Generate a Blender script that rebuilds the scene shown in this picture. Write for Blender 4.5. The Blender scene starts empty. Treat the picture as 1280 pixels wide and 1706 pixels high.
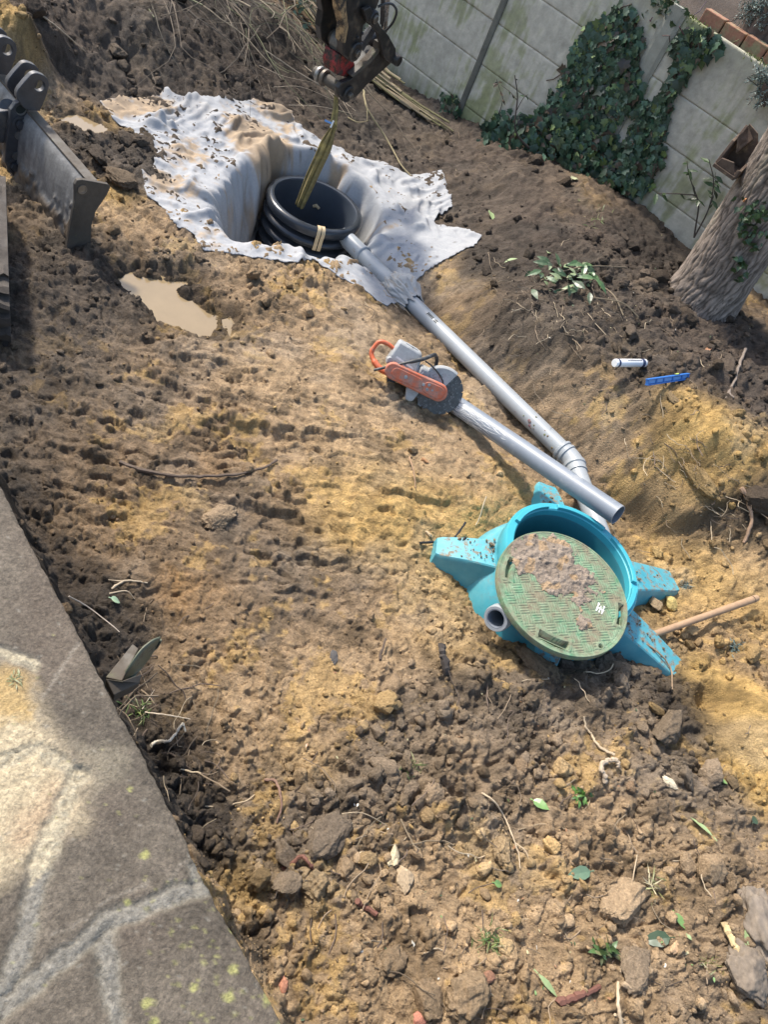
import bpy, bmesh, math, random
import numpy as np
from mathutils import Vector, Matrix
random.seed(7); rng = np.random.default_rng(11)
S = bpy.context.scene; COL = S.collection
PI = math.pi
# ------------------------------------------------------------------ camera
PITCH = math.radians(46.5); ROLL = math.radians(29); FPX = 1230.; CAMZ = 2.75
_R0 = np.array([1, 0, 0.]); _U0 = np.array([0, math.sin(PITCH), math.cos(PITCH)])
CF = np.array([0, math.cos(PITCH), -math.sin(PITCH)])
CR = math.cos(ROLL)*_R0 + math.sin(ROLL)*_U0
CU = -math.sin(ROLL)*_R0 + math.cos(ROLL)*_U0
CP = np.array([0, 0, CAMZ])
cam_d = bpy.data.cameras.new('camera'); cam = bpy.data.objects.new('camera', cam_d); COL.objects.link(cam)
m = Matrix.Identity(4)
for i in range(3):
    m[i][0] = CR[i]; m[i][1] = CU[i]; m[i][2] = -CF[i]; m[i][3] = CP[i]
cam.matrix_world = m
cam_d.sensor_fit = 'HORIZONTAL'; cam_d.sensor_width = 36; cam_d.lens = 36*FPX/1280
cam_d.clip_start = 0.05; cam_d.clip_end = 500
S.camera = cam
S.render.resolution_x = 769; S.render.resolution_y = 1024
def ray(x, y): return CF + CR*(x-640)/FPX - CU*(y-853)/FPX
def at(x, y, z):
    v = ray(x, y); return CP + v*(z-CAMZ)/v[2]
def onplane(x, y, P, n):
    v = ray(x, y); return CP + v*(((np.asarray(P)-CP) @ n)/(v @ n))
def V(a): return np.array(a, float)
def unit(a): a = V(a); return a/np.linalg.norm(a)
# ------------------------------------------------------------------ noise
def _h(ix, iy, seed):
    with np.errstate(over='ignore'):
        h = ix.astype(np.int64).astype(np.uint32)*np.uint32(374761393) + iy.astype(np.int64).astype(np.uint32)*np.uint32(668265263) + np.uint32((seed*2246822519) & 0xffffffff)
        h = (h ^ (h >> np.uint32(13)))*np.uint32(1274126177)
        h = h ^ (h >> np.uint32(16))
        h = h*np.uint32(2654435769); h = h ^ (h >> np.uint32(15))
    return h.astype(np.float64)/4294967296.
def pn(x, y, seed=0):
    x = np.asarray(x, float); y = np.asarray(y, float)
    ix = np.floor(x); iy = np.floor(y); fx = x-ix; fy = y-iy
    u = fx*fx*fx*(fx*(fx*6-15)+10); v = fy*fy*fy*(fy*(fy*6-15)+10)
    def g(dx, dy):
        a = _h(ix+dx, iy+dy, seed)*2*PI
        return np.cos(a)*(fx-dx) + np.sin(a)*(fy-dy)
    a = g(0, 0); b = g(1, 0); c = g(0, 1); d = g(1, 1)
    return 1.5*((a*(1-u)+b*u)*(1-v) + (c*(1-u)+d*u)*v)
def fbm(x, y, sc, oct=4, seed=0, gain=.5):
    r = 0; a = 1; t = 0
    for o in range(oct):
        r = r + a*pn(x/sc, y/sc, seed+o*17); t += a; a *= gain; sc *= .5
    return r/t
def billow(x, y, sc, oct=3, seed=0):
    r = 0; a = 1; t = 0
    for o in range(oct):
        r = r + a*np.abs(pn(x/sc, y/sc, seed+o*13)); t += a; a *= .5; sc *= .5
    return r/t
def worley(x, y, sc, seed=0, full=False):
    x = np.asarray(x, float)/sc; y = np.asarray(y, float)/sc
    ix = np.floor(x); iy = np.floor(y)
    f1 = np.full(x.shape, 9.); f2 = np.full(x.shape, 9.); cid = np.zeros(x.shape); ox = np.zeros(x.shape); oy = np.zeros(x.shape)
    for dx in (-1, 0, 1):
        for dy in (-1, 0, 1):
            cx = ix+dx; cy = iy+dy
            px = cx+_h(cx, cy, seed)-x; py = cy+_h(cx, cy, seed+91)-y
            d = px*px+py*py
            n1 = d < f1
            f2 = np.where(n1, f1, np.minimum(f2, d)); cid = np.where(n1, _h(cx, cy, seed+5), cid)
            if full: ox = np.where(n1, px, ox); oy = np.where(n1, py, oy)
            f1 = np.where(n1, d, f1)
    if full: return np.sqrt(f1), np.sqrt(f2), cid, ox, oy
    return np.sqrt(f1), np.sqrt(f2), cid
def facets(x, y, sc, seed):
    """broken angular lumps, about 0..1 high"""
    f1, f2, c, ox, oy = worley(x, y, sc, seed, True)
    t = np.modf(c*17.3)[0]*2*PI
    return sstep(.0, .30, f2-f1)*(.25+.75*c)*np.clip(1.15-f1, 0, 1)+.55*(ox*np.cos(t)+oy*np.sin(t))*sstep(.0, .2, f2-f1)
def sstep(a, b, x):
    t = np.clip((x-a)/(b-a), 0, 1); return t*t*(3-2*t)
def poly_sd(x, y, poly):
    """signed distance to polygon (negative inside)"""
    x = np.asarray(x, float); y = np.asarray(y, float)
    P = np.asarray(poly, float); n = len(P)
    d = np.full(x.shape, 1e9); ins = np.zeros(x.shape, bool)
    for i in range(n):
        a = P[i]; b = P[(i+1) % n]; e = b-a
        t = np.clip(((x-a[0])*e[0]+(y-a[1])*e[1])/(e@e+1e-12), 0, 1)
        d = np.minimum(d, (x-a[0]-t*e[0])**2+(y-a[1]-t*e[1])**2)
        c = (a[1] > y) != (b[1] > y)
        with np.errstate(divide='ignore', invalid='ignore'):
            xx = a[0]+(y-a[1])*e[0]/(e[1] if e[1] != 0 else 1e-12)
        ins ^= c & (x < xx)
    d = np.sqrt(d)
    return np.where(ins, -d, d)
def line_d(x, y, pts):
    """distance to polyline and parameter 0..1 along it"""
    x = np.asarray(x, float); y = np.asarray(y, float)
    d = np.full(x.shape, 1e9)
    for a, b in zip(pts[:-1], pts[1:]):
        a = V(a)[:2]; b = V(b)[:2]; e = b-a
        t = np.clip(((x-a[0])*e[0]+(y-a[1])*e[1])/(e@e+1e-12), 0, 1)
        d = np.minimum(d, (x-a[0]-t*e[0])**2+(y-a[1]-t*e[1])**2)
    return np.sqrt(d)
# ------------------------------------------------------------------ key places
SLABZ = 1.0
E0 = at(0, 808, SLABZ); E1 = at(470, 1706, SLABZ)
ET = unit((E1-E0)*[1, 1, 0]); EN = V([-ET[1], ET[0], 0])
if EN[1] < 0: EN = -EN                       # out over the pit
WT = V([-math.sin(math.radians(69)), math.cos(math.radians(69)), 0])   # along the fence, to the left
WN = V([WT[1], -WT[0], 0])
if WN[1] > 0: WN = -WN                       # towards the camera
WP = at(800, 200, .3)                        # a point on the fence face
def wall(x, y): return onplane(x, y, WP, WN)
TANK = at(955, 935, .28); TR = .35
RING = at(527, 338, -.045); RR = .37
P_S = min((at(579, 400, z) for z in np.linspace(-.5, .0, 200)), key=lambda p: abs(math.hypot(p[0]-RING[0], p[1]-RING[1])-RR+.012)); P_E = at(955, 768, .085)       # drain pipe ends
P_END = at(992, 868, .10)
L_N = at(1030, 858, .40); L_F = at(752, 669, .075)       # loose pipe
# ------------------------------------------------------------------ terrain
CTRL = [(480,1700,.03),(500,1640,.04),(700,1690,.07),(950,1690,.10),(1270,1690,.18),(1270,1450,.18),(1150,1350,.15),(1000,1250,.12),
(850,1200,.08),(700,1150,.04),(500,1150,0),(600,1300,.07),(450,1400,.05),(700,1450,.06),(900,1450,.10),(350,1250,.0),(250,1050,-.02),(150,900,-.02),
(50,780,0),(300,900,0),(500,900,0),(450,1000,0),(650,1000,0),(650,850,.05),(720,900,.0),(740,1000,-.01),(800,1060,.03),(900,1120,.08),(1050,1140,.10),(1160,1140,.07),
(1130,1040,.0),(1190,1000,.06),(1230,1180,.14),(1275,1240,.16),(1145,1190,-.10),(1280,900,.28),(1200,890,.2),(1100,880,.08),(1040,810,.08),(1280,780,.52),
(1180,730,.50),(1110,690,.45),(1000,640,.36),(1250,650,.55),(1100,600,.5),(1000,560,.46),(920,540,.42),(850,500,.35),(780,440,.15),(950,470,.5),(850,400,.26),
(1100,500,.5),(1270,540,.55),(1200,830,.30),(1120,800,.2),
(700,530,-.17),(780,620,-.11),(860,700,-.05),(930,770,.0),(960,815,-.02),(640,520,.02),(720,610,.0),(800,720,.03),(880,810,.03),(830,780,.04),(600,650,.05),(550,550,.05),
(680,640,.05),(690,690,.04),(760,700,.04),
(450,600,.03),(300,650,0),(150,650,0),(50,600,.05),(50,480,.1),(150,480,.03),(270,500,-.02),(400,500,.05),(480,440,.06),(350,420,.05),(200,370,.03),(220,300,.05),
(130,205,.08),(250,270,.05),(240,170,.05),(400,170,.08),(500,200,.08),(430,240,.08),(600,280,.04),(700,300,.03),(740,380,.03),(660,430,-.04),(600,440,-.02),(640,350,.0),
(50,30,.5),(200,110,.12),(150,140,.10),(100,130,.12),(250,30,.4),(400,100,.18),(450,20,.4),(560,150,.06),(520,60,.12),(650,200,.08),(750,255,.15),(850,290,.4),(1000,330,.55),(1045,400,.5),
(900,350,.4),(800,330,.16),(1130,450,.44),(60,150,.12),(100,60,.34),(0,250,.0),(30,330,.0),(60,420,.0),(700,250,.1),(480,110,.1)]
_c = np.array([np.append(at(x, y, z)[:2], z) for x, y, z in CTRL])
def _solve(c):
    n = len(c); D = np.hypot(c[:, None, 0]-c[None, :, 0], c[:, None, 1]-c[None, :, 1])
    A = np.zeros((n+3, n+3)); A[:n, :n] = -D - 0*np.eye(n); A[:n, :n] += np.eye(n)*.006
    A[:n, n] = 1; A[:n, n+1:n+3] = c[:, :2]; A[n, :n] = 1; A[n+1:, :n] = c[:, :2].T
    return np.linalg.solve(A, np.append(c[:, 2], [0, 0, 0]))
_w = _solve(_c)
def rbf(x, y):
    out = np.empty(x.shape); n = len(_c)
    xf = x.ravel(); yf = y.ravel(); o = out.ravel()
    for s in range(0, len(xf), 20000):
        X = xf[s:s+20000]; Y = yf[s:s+20000]
        D = np.hypot(X[:, None]-_c[None, :, 0], Y[:, None]-_c[None, :, 1])
        o[s:s+20000] = -D @ _w[:n] + _w[n] + _w[n+1]*X + _w[n+2]*Y
    return o.reshape(x.shape)
def pxpoly(pts, z): return [at(x, y, z)[:2] for x, y in pts]
PUD = [  # water outline px, level
 ([(188,462),(215,459),(250,461),(282,466),(312,466),(322,476),(300,485),(305,494),(330,505),(352,522),(366,534),(366,548),(352,566),(332,563),(304,554),(280,547),(252,533),(241,512),(216,488)], -.035),
 ([(372,536),(384,533),(391,544),(389,563),(381,566),(374,552)], -.02),
 ([(92,196),(120,188),(150,197),(176,212),(172,222),(140,222),(110,212)], .07)]
PUDW = [(pxpoly(p, z), z) for p, z in PUD]
HOLE = pxpoly([(388,296),(432,278),(520,282),(606,326),(646,378),(622,432),(560,436),(500,426),(440,415),(380,403),(343,376),(345,330)], .02)
TRENCH = [at(690,520,-.15), at(780,620,-.11), at(860,700,-.05), at(935,768,.0)]
LEGS = [(-166, .64, .07, .15), (103, .76, .03, .16), (37, .86, .05, .18), (-5, .84, .03, .16), (-82, .6, .0, .13)]
LEDGE = pxpoly([(1080,690),(1130,684),(1200,712),(1250,750),(1262,800),(1222,806),(1180,792),(1140,756),(1104,728)], .5)
LC = at(1150, 790, .4); MC = at(1245, 1205, .15)
def Hm(x, y):
    """ground height without the small relief"""
    x = np.asarray(x, float); y = np.asarray(y, float)
    z = np.clip(rbf(x, y), -.3, .75)
    wx = x+.05*fbm(x, y, .3, 3, 31); wy = y+.05*fbm(x, y, .3, 3, 57)
    sd = poly_sd(wx, wy, HOLE)
    z = z - .60*sstep(.02, -.17, sd)
    # hollow dug round the tank
    dT = np.hypot(wx-TANK[0], wy-TANK[1])
    z = z - .05*sstep(.60, .42, dT)
    rg = np.hypot(x-RING[0], y-RING[1]); z = z*(1-sstep(RR+.16, RR+.03, rg))+np.minimum(z, -.56)*sstep(RR+.16, RR+.03, rg)
    q = poly_sd(wx, wy, LEDGE); g = np.exp(-((x-LC[0])**2+(y-LC[1])**2)/.13)
    z = z + g*(.05*sstep(.02, -.05, q) - .13*sstep(-.01, .05, q))
    z = z + .12*np.exp(-((x-MC[0])**2+(y-MC[1])**2)/.05)
    # trench along the drain pipe
    pd = P_E-P_S; Lp = math.hypot(pd[0], pd[1]); ux, uy = pd[0]/Lp, pd[1]/Lp
    tt = (wx-P_S[0])*ux+(wy-P_S[1])*uy; oo = -(wx-P_S[0])*uy+(wy-P_S[1])*ux
    pz = P_S[2]+pd[2]*np.clip(tt/Lp, 0, 1.12)-.045
    wl = sstep(-.3, .1, tt)*sstep(Lp+.45, Lp+.05, tt)
    cut = pz+np.where(oo > 0, np.clip(oo-.07, 0, 9)*1.5, np.clip(-oo-.07, 0, 9)*.62)
    z = z*(1-wl)+np.minimum(z, cut)*wl
    z = np.where(dT < .33, np.minimum(z, -.35), z)
    # dark soil cut under the terrace edge
    d = (wx-E0[0])*EN[0] + (wy-E0[1])*EN[1]
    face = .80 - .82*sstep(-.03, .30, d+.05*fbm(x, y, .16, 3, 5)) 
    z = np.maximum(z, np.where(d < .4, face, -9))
    # spoil heaped a little against the fence
    for poly, lv in PUDW:
        s = poly_sd(x, y, poly) if True else 0
        b = lv + np.where(s < 0, s*.5, s*.35)
        k = sstep(.12, .02, s)
        z = z*(1-k) + np.minimum(np.maximum(b, lv-.06), np.maximum(z, lv+.01))*k
    return z
# clod strength and colours as patches on the ground
KB = [(500,1200,80,.35),(540,1160,60,.12),(620,1280,90,1.1),(480,1370,90,1.2),(600,1420,90,1.3),(720,1320,80,1.1),(800,1180,80,1.1),(950,1170,80,1.1),(1080,1180,70,1.1),
(850,1300,100,1.1),(1000,1400,120,1.1),(1150,1350,100,1.),(1200,1550,120,1.),(1000,1600,120,.95),(800,1500,80,.4),(750,1600,90,.55),(600,1580,90,.5),(880,1640,90,.8),(520,1480,60,1.1),
(300,1300,60,.9),(200,1050,60,.9),(100,900,60,.8),(1230,1200,50,-.25),(640,850,90,.18),(560,700,100,.18),(450,620,80,.3),(300,650,100,.4),(100,600,120,.5),(300,800,120,.28),(250,950,90,.35),
(400,960,90,.28),(350,1060,70,.7),(480,1080,60,.2),(680,1030,70,.45),(740,960,50,.4),(650,560,60,.35),(800,700,60,.3),(860,800,60,.3),(850,560,60,.7),(910,610,50,.7),(950,680,60,.35),(1000,780,60,.35),
(1100,850,60,.6),(1180,740,55,-.05),(1230,820,60,1.),(1150,600,110,1.),(1250,660,90,1.),(1000,560,80,.7),(1000,420,80,.9),(930,330,80,.5),(860,280,60,.6),(860,400,60,.4),(940,480,60,.8),
(1200,960,60,.8),(1220,1060,70,1.),(1190,1010,50,.7),(300,120,120,.8),(150,100,90,.9),(450,150,90,.7),(600,200,80,.6),(750,260,60,.8),(220,280,70,.9),(200,350,60,.7),(350,430,70,.9),(450,460,60,.9),(150,500,80,.9),(400,520,50,.9),(840,1050,50,.7)]
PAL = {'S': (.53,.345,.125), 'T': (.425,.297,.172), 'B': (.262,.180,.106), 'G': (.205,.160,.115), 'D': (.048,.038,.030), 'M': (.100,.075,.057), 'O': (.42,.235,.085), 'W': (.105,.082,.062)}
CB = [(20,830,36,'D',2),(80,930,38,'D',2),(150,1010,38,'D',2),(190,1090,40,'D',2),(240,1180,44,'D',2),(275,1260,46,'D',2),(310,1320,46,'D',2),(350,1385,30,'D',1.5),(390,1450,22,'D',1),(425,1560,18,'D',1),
(50,480,90,'W',1.4),(30,600,80,'W',1.2),(130,560,80,'W',1),(150,640,90,'G',1),(60,720,90,'W',1),(200,720,80,'B',1),(130,810,70,'B',1),(250,620,60,'B',1),(40,780,50,'W',1),(180,480,40,'W',1.2),
(350,750,90,'B',1),(430,640,90,'T',.8),(560,700,80,'T',1),(500,560,70,'T',1),(620,560,60,'T',1),(650,630,60,'T',1.2),(600,780,80,'T',1),(700,760,50,'T',1),(640,840,70,'S',1.3),(590,865,60,'S',1.3),
(700,880,60,'S',1.2),(725,960,40,'S',1.2),(500,790,60,'T',.8),(450,850,70,'B',1),(320,860,60,'B',1),(250,940,80,'B',1),(430,930,70,'G',1),(520,960,60,'G',1),(380,1010,70,'B',1),(500,1040,60,'B',1),(600,1000,60,'B',1),
(680,1040,60,'T',1),(745,1060,50,'S',1.2),(560,1110,70,'T',1.3),(450,1120,70,'T',1.3),(350,1190,60,'T',1.3),(650,1110,60,'T',1),(400,1060,50,'B',1),(290,985,22,'O',1.3),(330,1000,24,'O',.8),(345,790,24,'O',.5),
(400,1230,60,'T',1.4),(500,1195,60,'T',1.4),(500,1240,36,'S',1.2),(470,1310,60,'G',1),(600,1260,70,'G',1),(700,1200,70,'G',1),(800,1160,70,'G',1),(900,1150,60,'G',1),(1000,1180,60,'G',1),(560,1370,90,'G',1),
(680,1300,70,'G',1),(760,1280,60,'T',1),(422,1475,26,'S',1.6),(480,1420,60,'G',1),(560,1450,60,'G',1),(520,1480,30,'D',.5),(760,1450,90,'T',1.3),(700,1550,100,'T',1.3),(560,1600,100,'T',1.2),(850,1300,80,'G',1),
(1000,1330,100,'T',.9),(1150,1350,90,'G',1),(1000,1500,100,'T',1.2),(880,1600,100,'T',1.3),(1100,1600,100,'T',.9),(1200,1480,90,'T',.8),(1230,1680,80,'G',1),(620,1200,40,'W',.5),
(1235,1190,42,'S',8),(1255,1240,40,'S',8),(1150,1185,36,'D',6),(1110,1185,26,'D',3),(800,1020,36,'B',1),(785,985,46,'S',1),(860,1085,34,'D',1),(1000,1120,50,'G',1),(1100,1150,50,'G',1),(1190,1000,60,'S',1.2),(1150,950,40,'S',1.2),  # dark blobs by the yellow mound put the hollow's shade into the colour
(1225,930,60,'T',1.1),(1230,1080,46,'B',1),(1180,1050,40,'T',1),(1080,900,40,'S',.8),(700,600,40,'T',1.2),(760,640,40,'T',1),(760,520,40,'B',1.1),(830,560,46,'B',1.2),(890,650,44,'T',1.2),(960,700,50,'T',1.4),
(1010,745,40,'T',1),(830,800,50,'T',1),(900,770,30,'B',1),(860,850,40,'S',.8),(735,490,26,'T',1),(720,455,26,'T',1.2),(1050,800,40,'B',1.2),(1100,870,50,'B',1),(1122,800,36,'W',4),(1190,838,36,'W',3),(1178,732,42,'S',9),(1228,765,28,'S',6),
(1130,702,22,'S',2),(1215,780,22,'S',2),(1235,832,40,'D',3),(1270,850,46,'D',1),(1065,725,40,'W',1.3),(1005,655,46,'W',1.2),(950,555,60,'W',3.2),(870,505,50,'W',2.4),(1050,570,80,'W',1.5),
(1150,580,90,'M',1.2),(1250,650,90,'M',1.2),(900,440,70,'D',1.6),(830,430,36,'W',1),(1000,450,60,'W',1.2),(960,370,70,'M',1.2),(900,330,60,'M',1.2),(960,330,40,'B',.7),(830,320,60,'W',1.2),(1060,410,46,'D',1.4),
(780,260,60,'M',1),(660,230,60,'W',1.2),(600,200,50,'D',1.2),(700,190,50,'W',1),(300,120,100,'W',1.2),(150,100,90,'M',1),(8,40,18,'S',2.2),(50,60,20,'W',1),(50,110,14,'S',1.0),(90,180,30,'T',1),(140,205,30,'T',1),
(230,30,60,'W',1.2),(380,60,80,'D',1.2),(400,140,60,'M',1.2),(520,120,60,'W',1.2),(200,260,50,'W',1.2),(240,290,40,'W',1.2),(175,360,30,'T',1),(215,390,40,'T',1),(190,330,20,'S',.6),(300,430,50,'B',1),(400,440,46,'T',1),
(480,450,46,'T',1.2),(300,480,40,'W',1),(400,490,60,'B',1),(450,530,50,'B',1),(200,430,30,'W',1)]
def ground0(px, py):
    v = ray(px, py); d = np.linspace(1.2, 12, 260); P = CP + v*d[:, None]
    b = np.where(P[:, 2] < Hm(P[:, 0], P[:, 1]))[0]; return P[b[0]] if len(b) else P[-1]
def _pre(lst):
    a = []
    for b in lst:
        p = ground0(b[0], b[1]); dep = (p-CP) @ CF
        a.append((p[0], p[1], b[2]*dep/FPX*1.15))
    return np.array(a)
_kb = _pre(KB); _kv = np.array([b[3] for b in KB])
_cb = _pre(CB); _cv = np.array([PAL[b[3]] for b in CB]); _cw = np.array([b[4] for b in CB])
def blend(x, y, B, vals, w, base, bw):
    sh = x.shape; xf = x.ravel(); yf = y.ravel()
    vals = vals.reshape(len(vals), -1); out = np.empty((len(xf), vals.shape[1]))
    for s in range(0, len(xf), 20000):
        X = xf[s:s+20000, None]; Y = yf[s:s+20000, None]
        G = w*np.exp(-((X-B[:, 0])**2+(Y-B[:, 1])**2)/(1.3*B[:, 2]**2))
        out[s:s+20000] = (G @ vals + bw*np.asarray(base))/(G.sum(1, keepdims=True)+bw)
    return out.reshape(sh+(vals.shape[1],))
def clodness(x, y): return blend(x, y, _kb, _kv, np.ones(len(_kv)), [.6], .03)[..., 0]
def relief(x, y, k=None):
    if k is None: k = clodness(x, y)
    n0 = fbm(x, y, .11, 2, 3); n1 = fbm(x, y, .11, 2, 4); wx = x+.035*n0+.008*pn(x/.02, y/.02, 5); wy = y+.035*n1+.008*pn(x/.02, y/.02, 6)
    r = .034*fbm(x, y, .45, 3, 1)*(.4+k*.7)
    m1 = sstep(-.15, .25, fbm(x, y, .40, 2, 31)); m2 = sstep(-.2, .2, fbm(x, y, .22, 2, 32)); m3 = sstep(-.25, .2, fbm(x, y, .15, 2, 33))
    r = r + k*.046*m1*facets(wx, wy, .15, 8)
    r = r + (.10+k)*.030*m2*facets(wx, wy, .070, 21)
    r = r + (.16+k)*.015*m3*facets(wx, wy, .032, 23)
    r = r + (.40+k)*.022*(billow(wx, wy, .09, 3, 40)-.3) + (.45+.75*k)*.014*fbm(wx, wy, .034, 4, 77, .6)
    # wet smears: long low scrapes with torn lips
    su = x*.93+y*.36; sv = -x*.36+y*.93; sm = np.exp(-(((x+.75)/1.25)**2+((y-2.5)/1.1)**2))*(1-.5*np.clip(k, 0, 1))
    s1 = fbm(su/.75+.25*n0, sv/.17+.25*n1, 1., 4, 97); s2 = fbm(su/.40, sv/.075+.3*n1, 1., 3, 98)
    r = r + sm*(.045*(sstep(-.06, .02, s1)-.5)*sstep(-.3, .2, fbm(x, y, .5, 2, 99)) + .016*(sstep(-.05, .02, s2)-.5))
    # smeared track ridges on the trodden middle
    tr = np.exp(-(((x+.9)/1.1)**2+((y-3.0)/.9)**2))
    ph = (x*.55-y*.83+.10*fbm(x, y, .4, 2, 6))
    r = r + tr*.022*(1-np.abs(np.sin(ph*PI/.17)))*sstep(-.1, .3, fbm(x, y, .5, 2, 66))
    # torn edges and cracks in the trodden crust
    cr = np.abs(fbm(x*.8+.1*n0, y*1.3, .26, 4, 88)); cm = sstep(-.1, .25, fbm(x, y, .6, 2, 89))
    r = r - .022*np.exp(-(cr/.045)**2)*cm*(.5+.5*np.clip(k, 0, 1))
    st = fbm(x, y, .33, 3, 95); r = r + .014*sstep(-.02, .03, st)*(.5+k*.5)      # little broken steps
    return r
def H(x, y):
    x = np.asarray(x, float); y = np.asarray(y, float)
    z = Hm(x, y)+relief(x, y)
    for poly, lv in PUDW:
        s = poly_sd(x, y, poly); z = np.where(s < -.015, np.minimum(z, lv-.006), z)
    dT = np.hypot(x-TANK[0], y-TANK[1])
    return np.where(dT < .33, np.minimum(z, -.3), z)
def h1(x, y): return float(H(np.array([x]), np.array([y]))[0])
def ground(px, py, lift=0):
    v = ray(px, py); d = np.linspace(1.2, 11, 700)
    P = CP + v*d[:, None]; hz = H(P[:, 0], P[:, 1]); b = np.where(P[:, 2] < hz)[0]
    i = b[0] if len(b) else 699
    d = np.linspace(d[max(i-1, 0)], d[i], 24); P = CP + v*d[:, None]
    hz = H(P[:, 0], P[:, 1]); b = np.where(P[:, 2] < hz)[0]; i = b[0] if len(b) else 23
    p = P[i].copy(); p[2] = hz[i]+lift; return p
def gcolor(x, y, h=None):
    wx = x+.16*fbm(x, y, .40, 5, 101)+.03*fbm(x, y, .06, 3, 103); wy = y+.16*fbm(x, y, .40, 5, 102)+.03*fbm(x, y, .06, 3, 104)
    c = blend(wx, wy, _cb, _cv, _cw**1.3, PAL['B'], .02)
    n1 = fbm(x, y, .22, 4, 111); n2 = fbm(x, y, .05, 3, 112); n3 = fbm(x, y, .016, 2, 113)
    f1, f2, cid = worley(x+.02*n2, y+.02*n1, .035, 55)
    lum = c.mean(-1, keepdims=True)
    # darker humus and sandier earth mixed in with ragged edges
    dark = sstep(.10, .26, n1+.55*n2+.2*n3)[..., None]
    c = c*(1-.40*dark)
    d2 = (sstep(.16, .30, fbm(x, y, .10, 4, 121)+.25*n3))[..., None]; c = c*(1-.26*d2)
    sandy = (sstep(.14, .30, fbm(x, y, .34, 5, 131)+.40*n2)*sstep(.06, .2, lum[..., 0]))[..., None]
    c = c*(1-.50*sandy) + np.array(PAL['S'])*.50*sandy
    g = c.mean(-1, keepdims=True); gr = sstep(.05, .3, fbm(x, y, .5, 3, 141))[..., None]*.22; c = c*(1-gr)+g*np.array([1.08, 1., .88])*gr
    c = c*(.80+.40*cid[..., None])*(1+.30*n2[..., None]+.25*n3[..., None])
    return np.clip(c, .008, .8)
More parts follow.
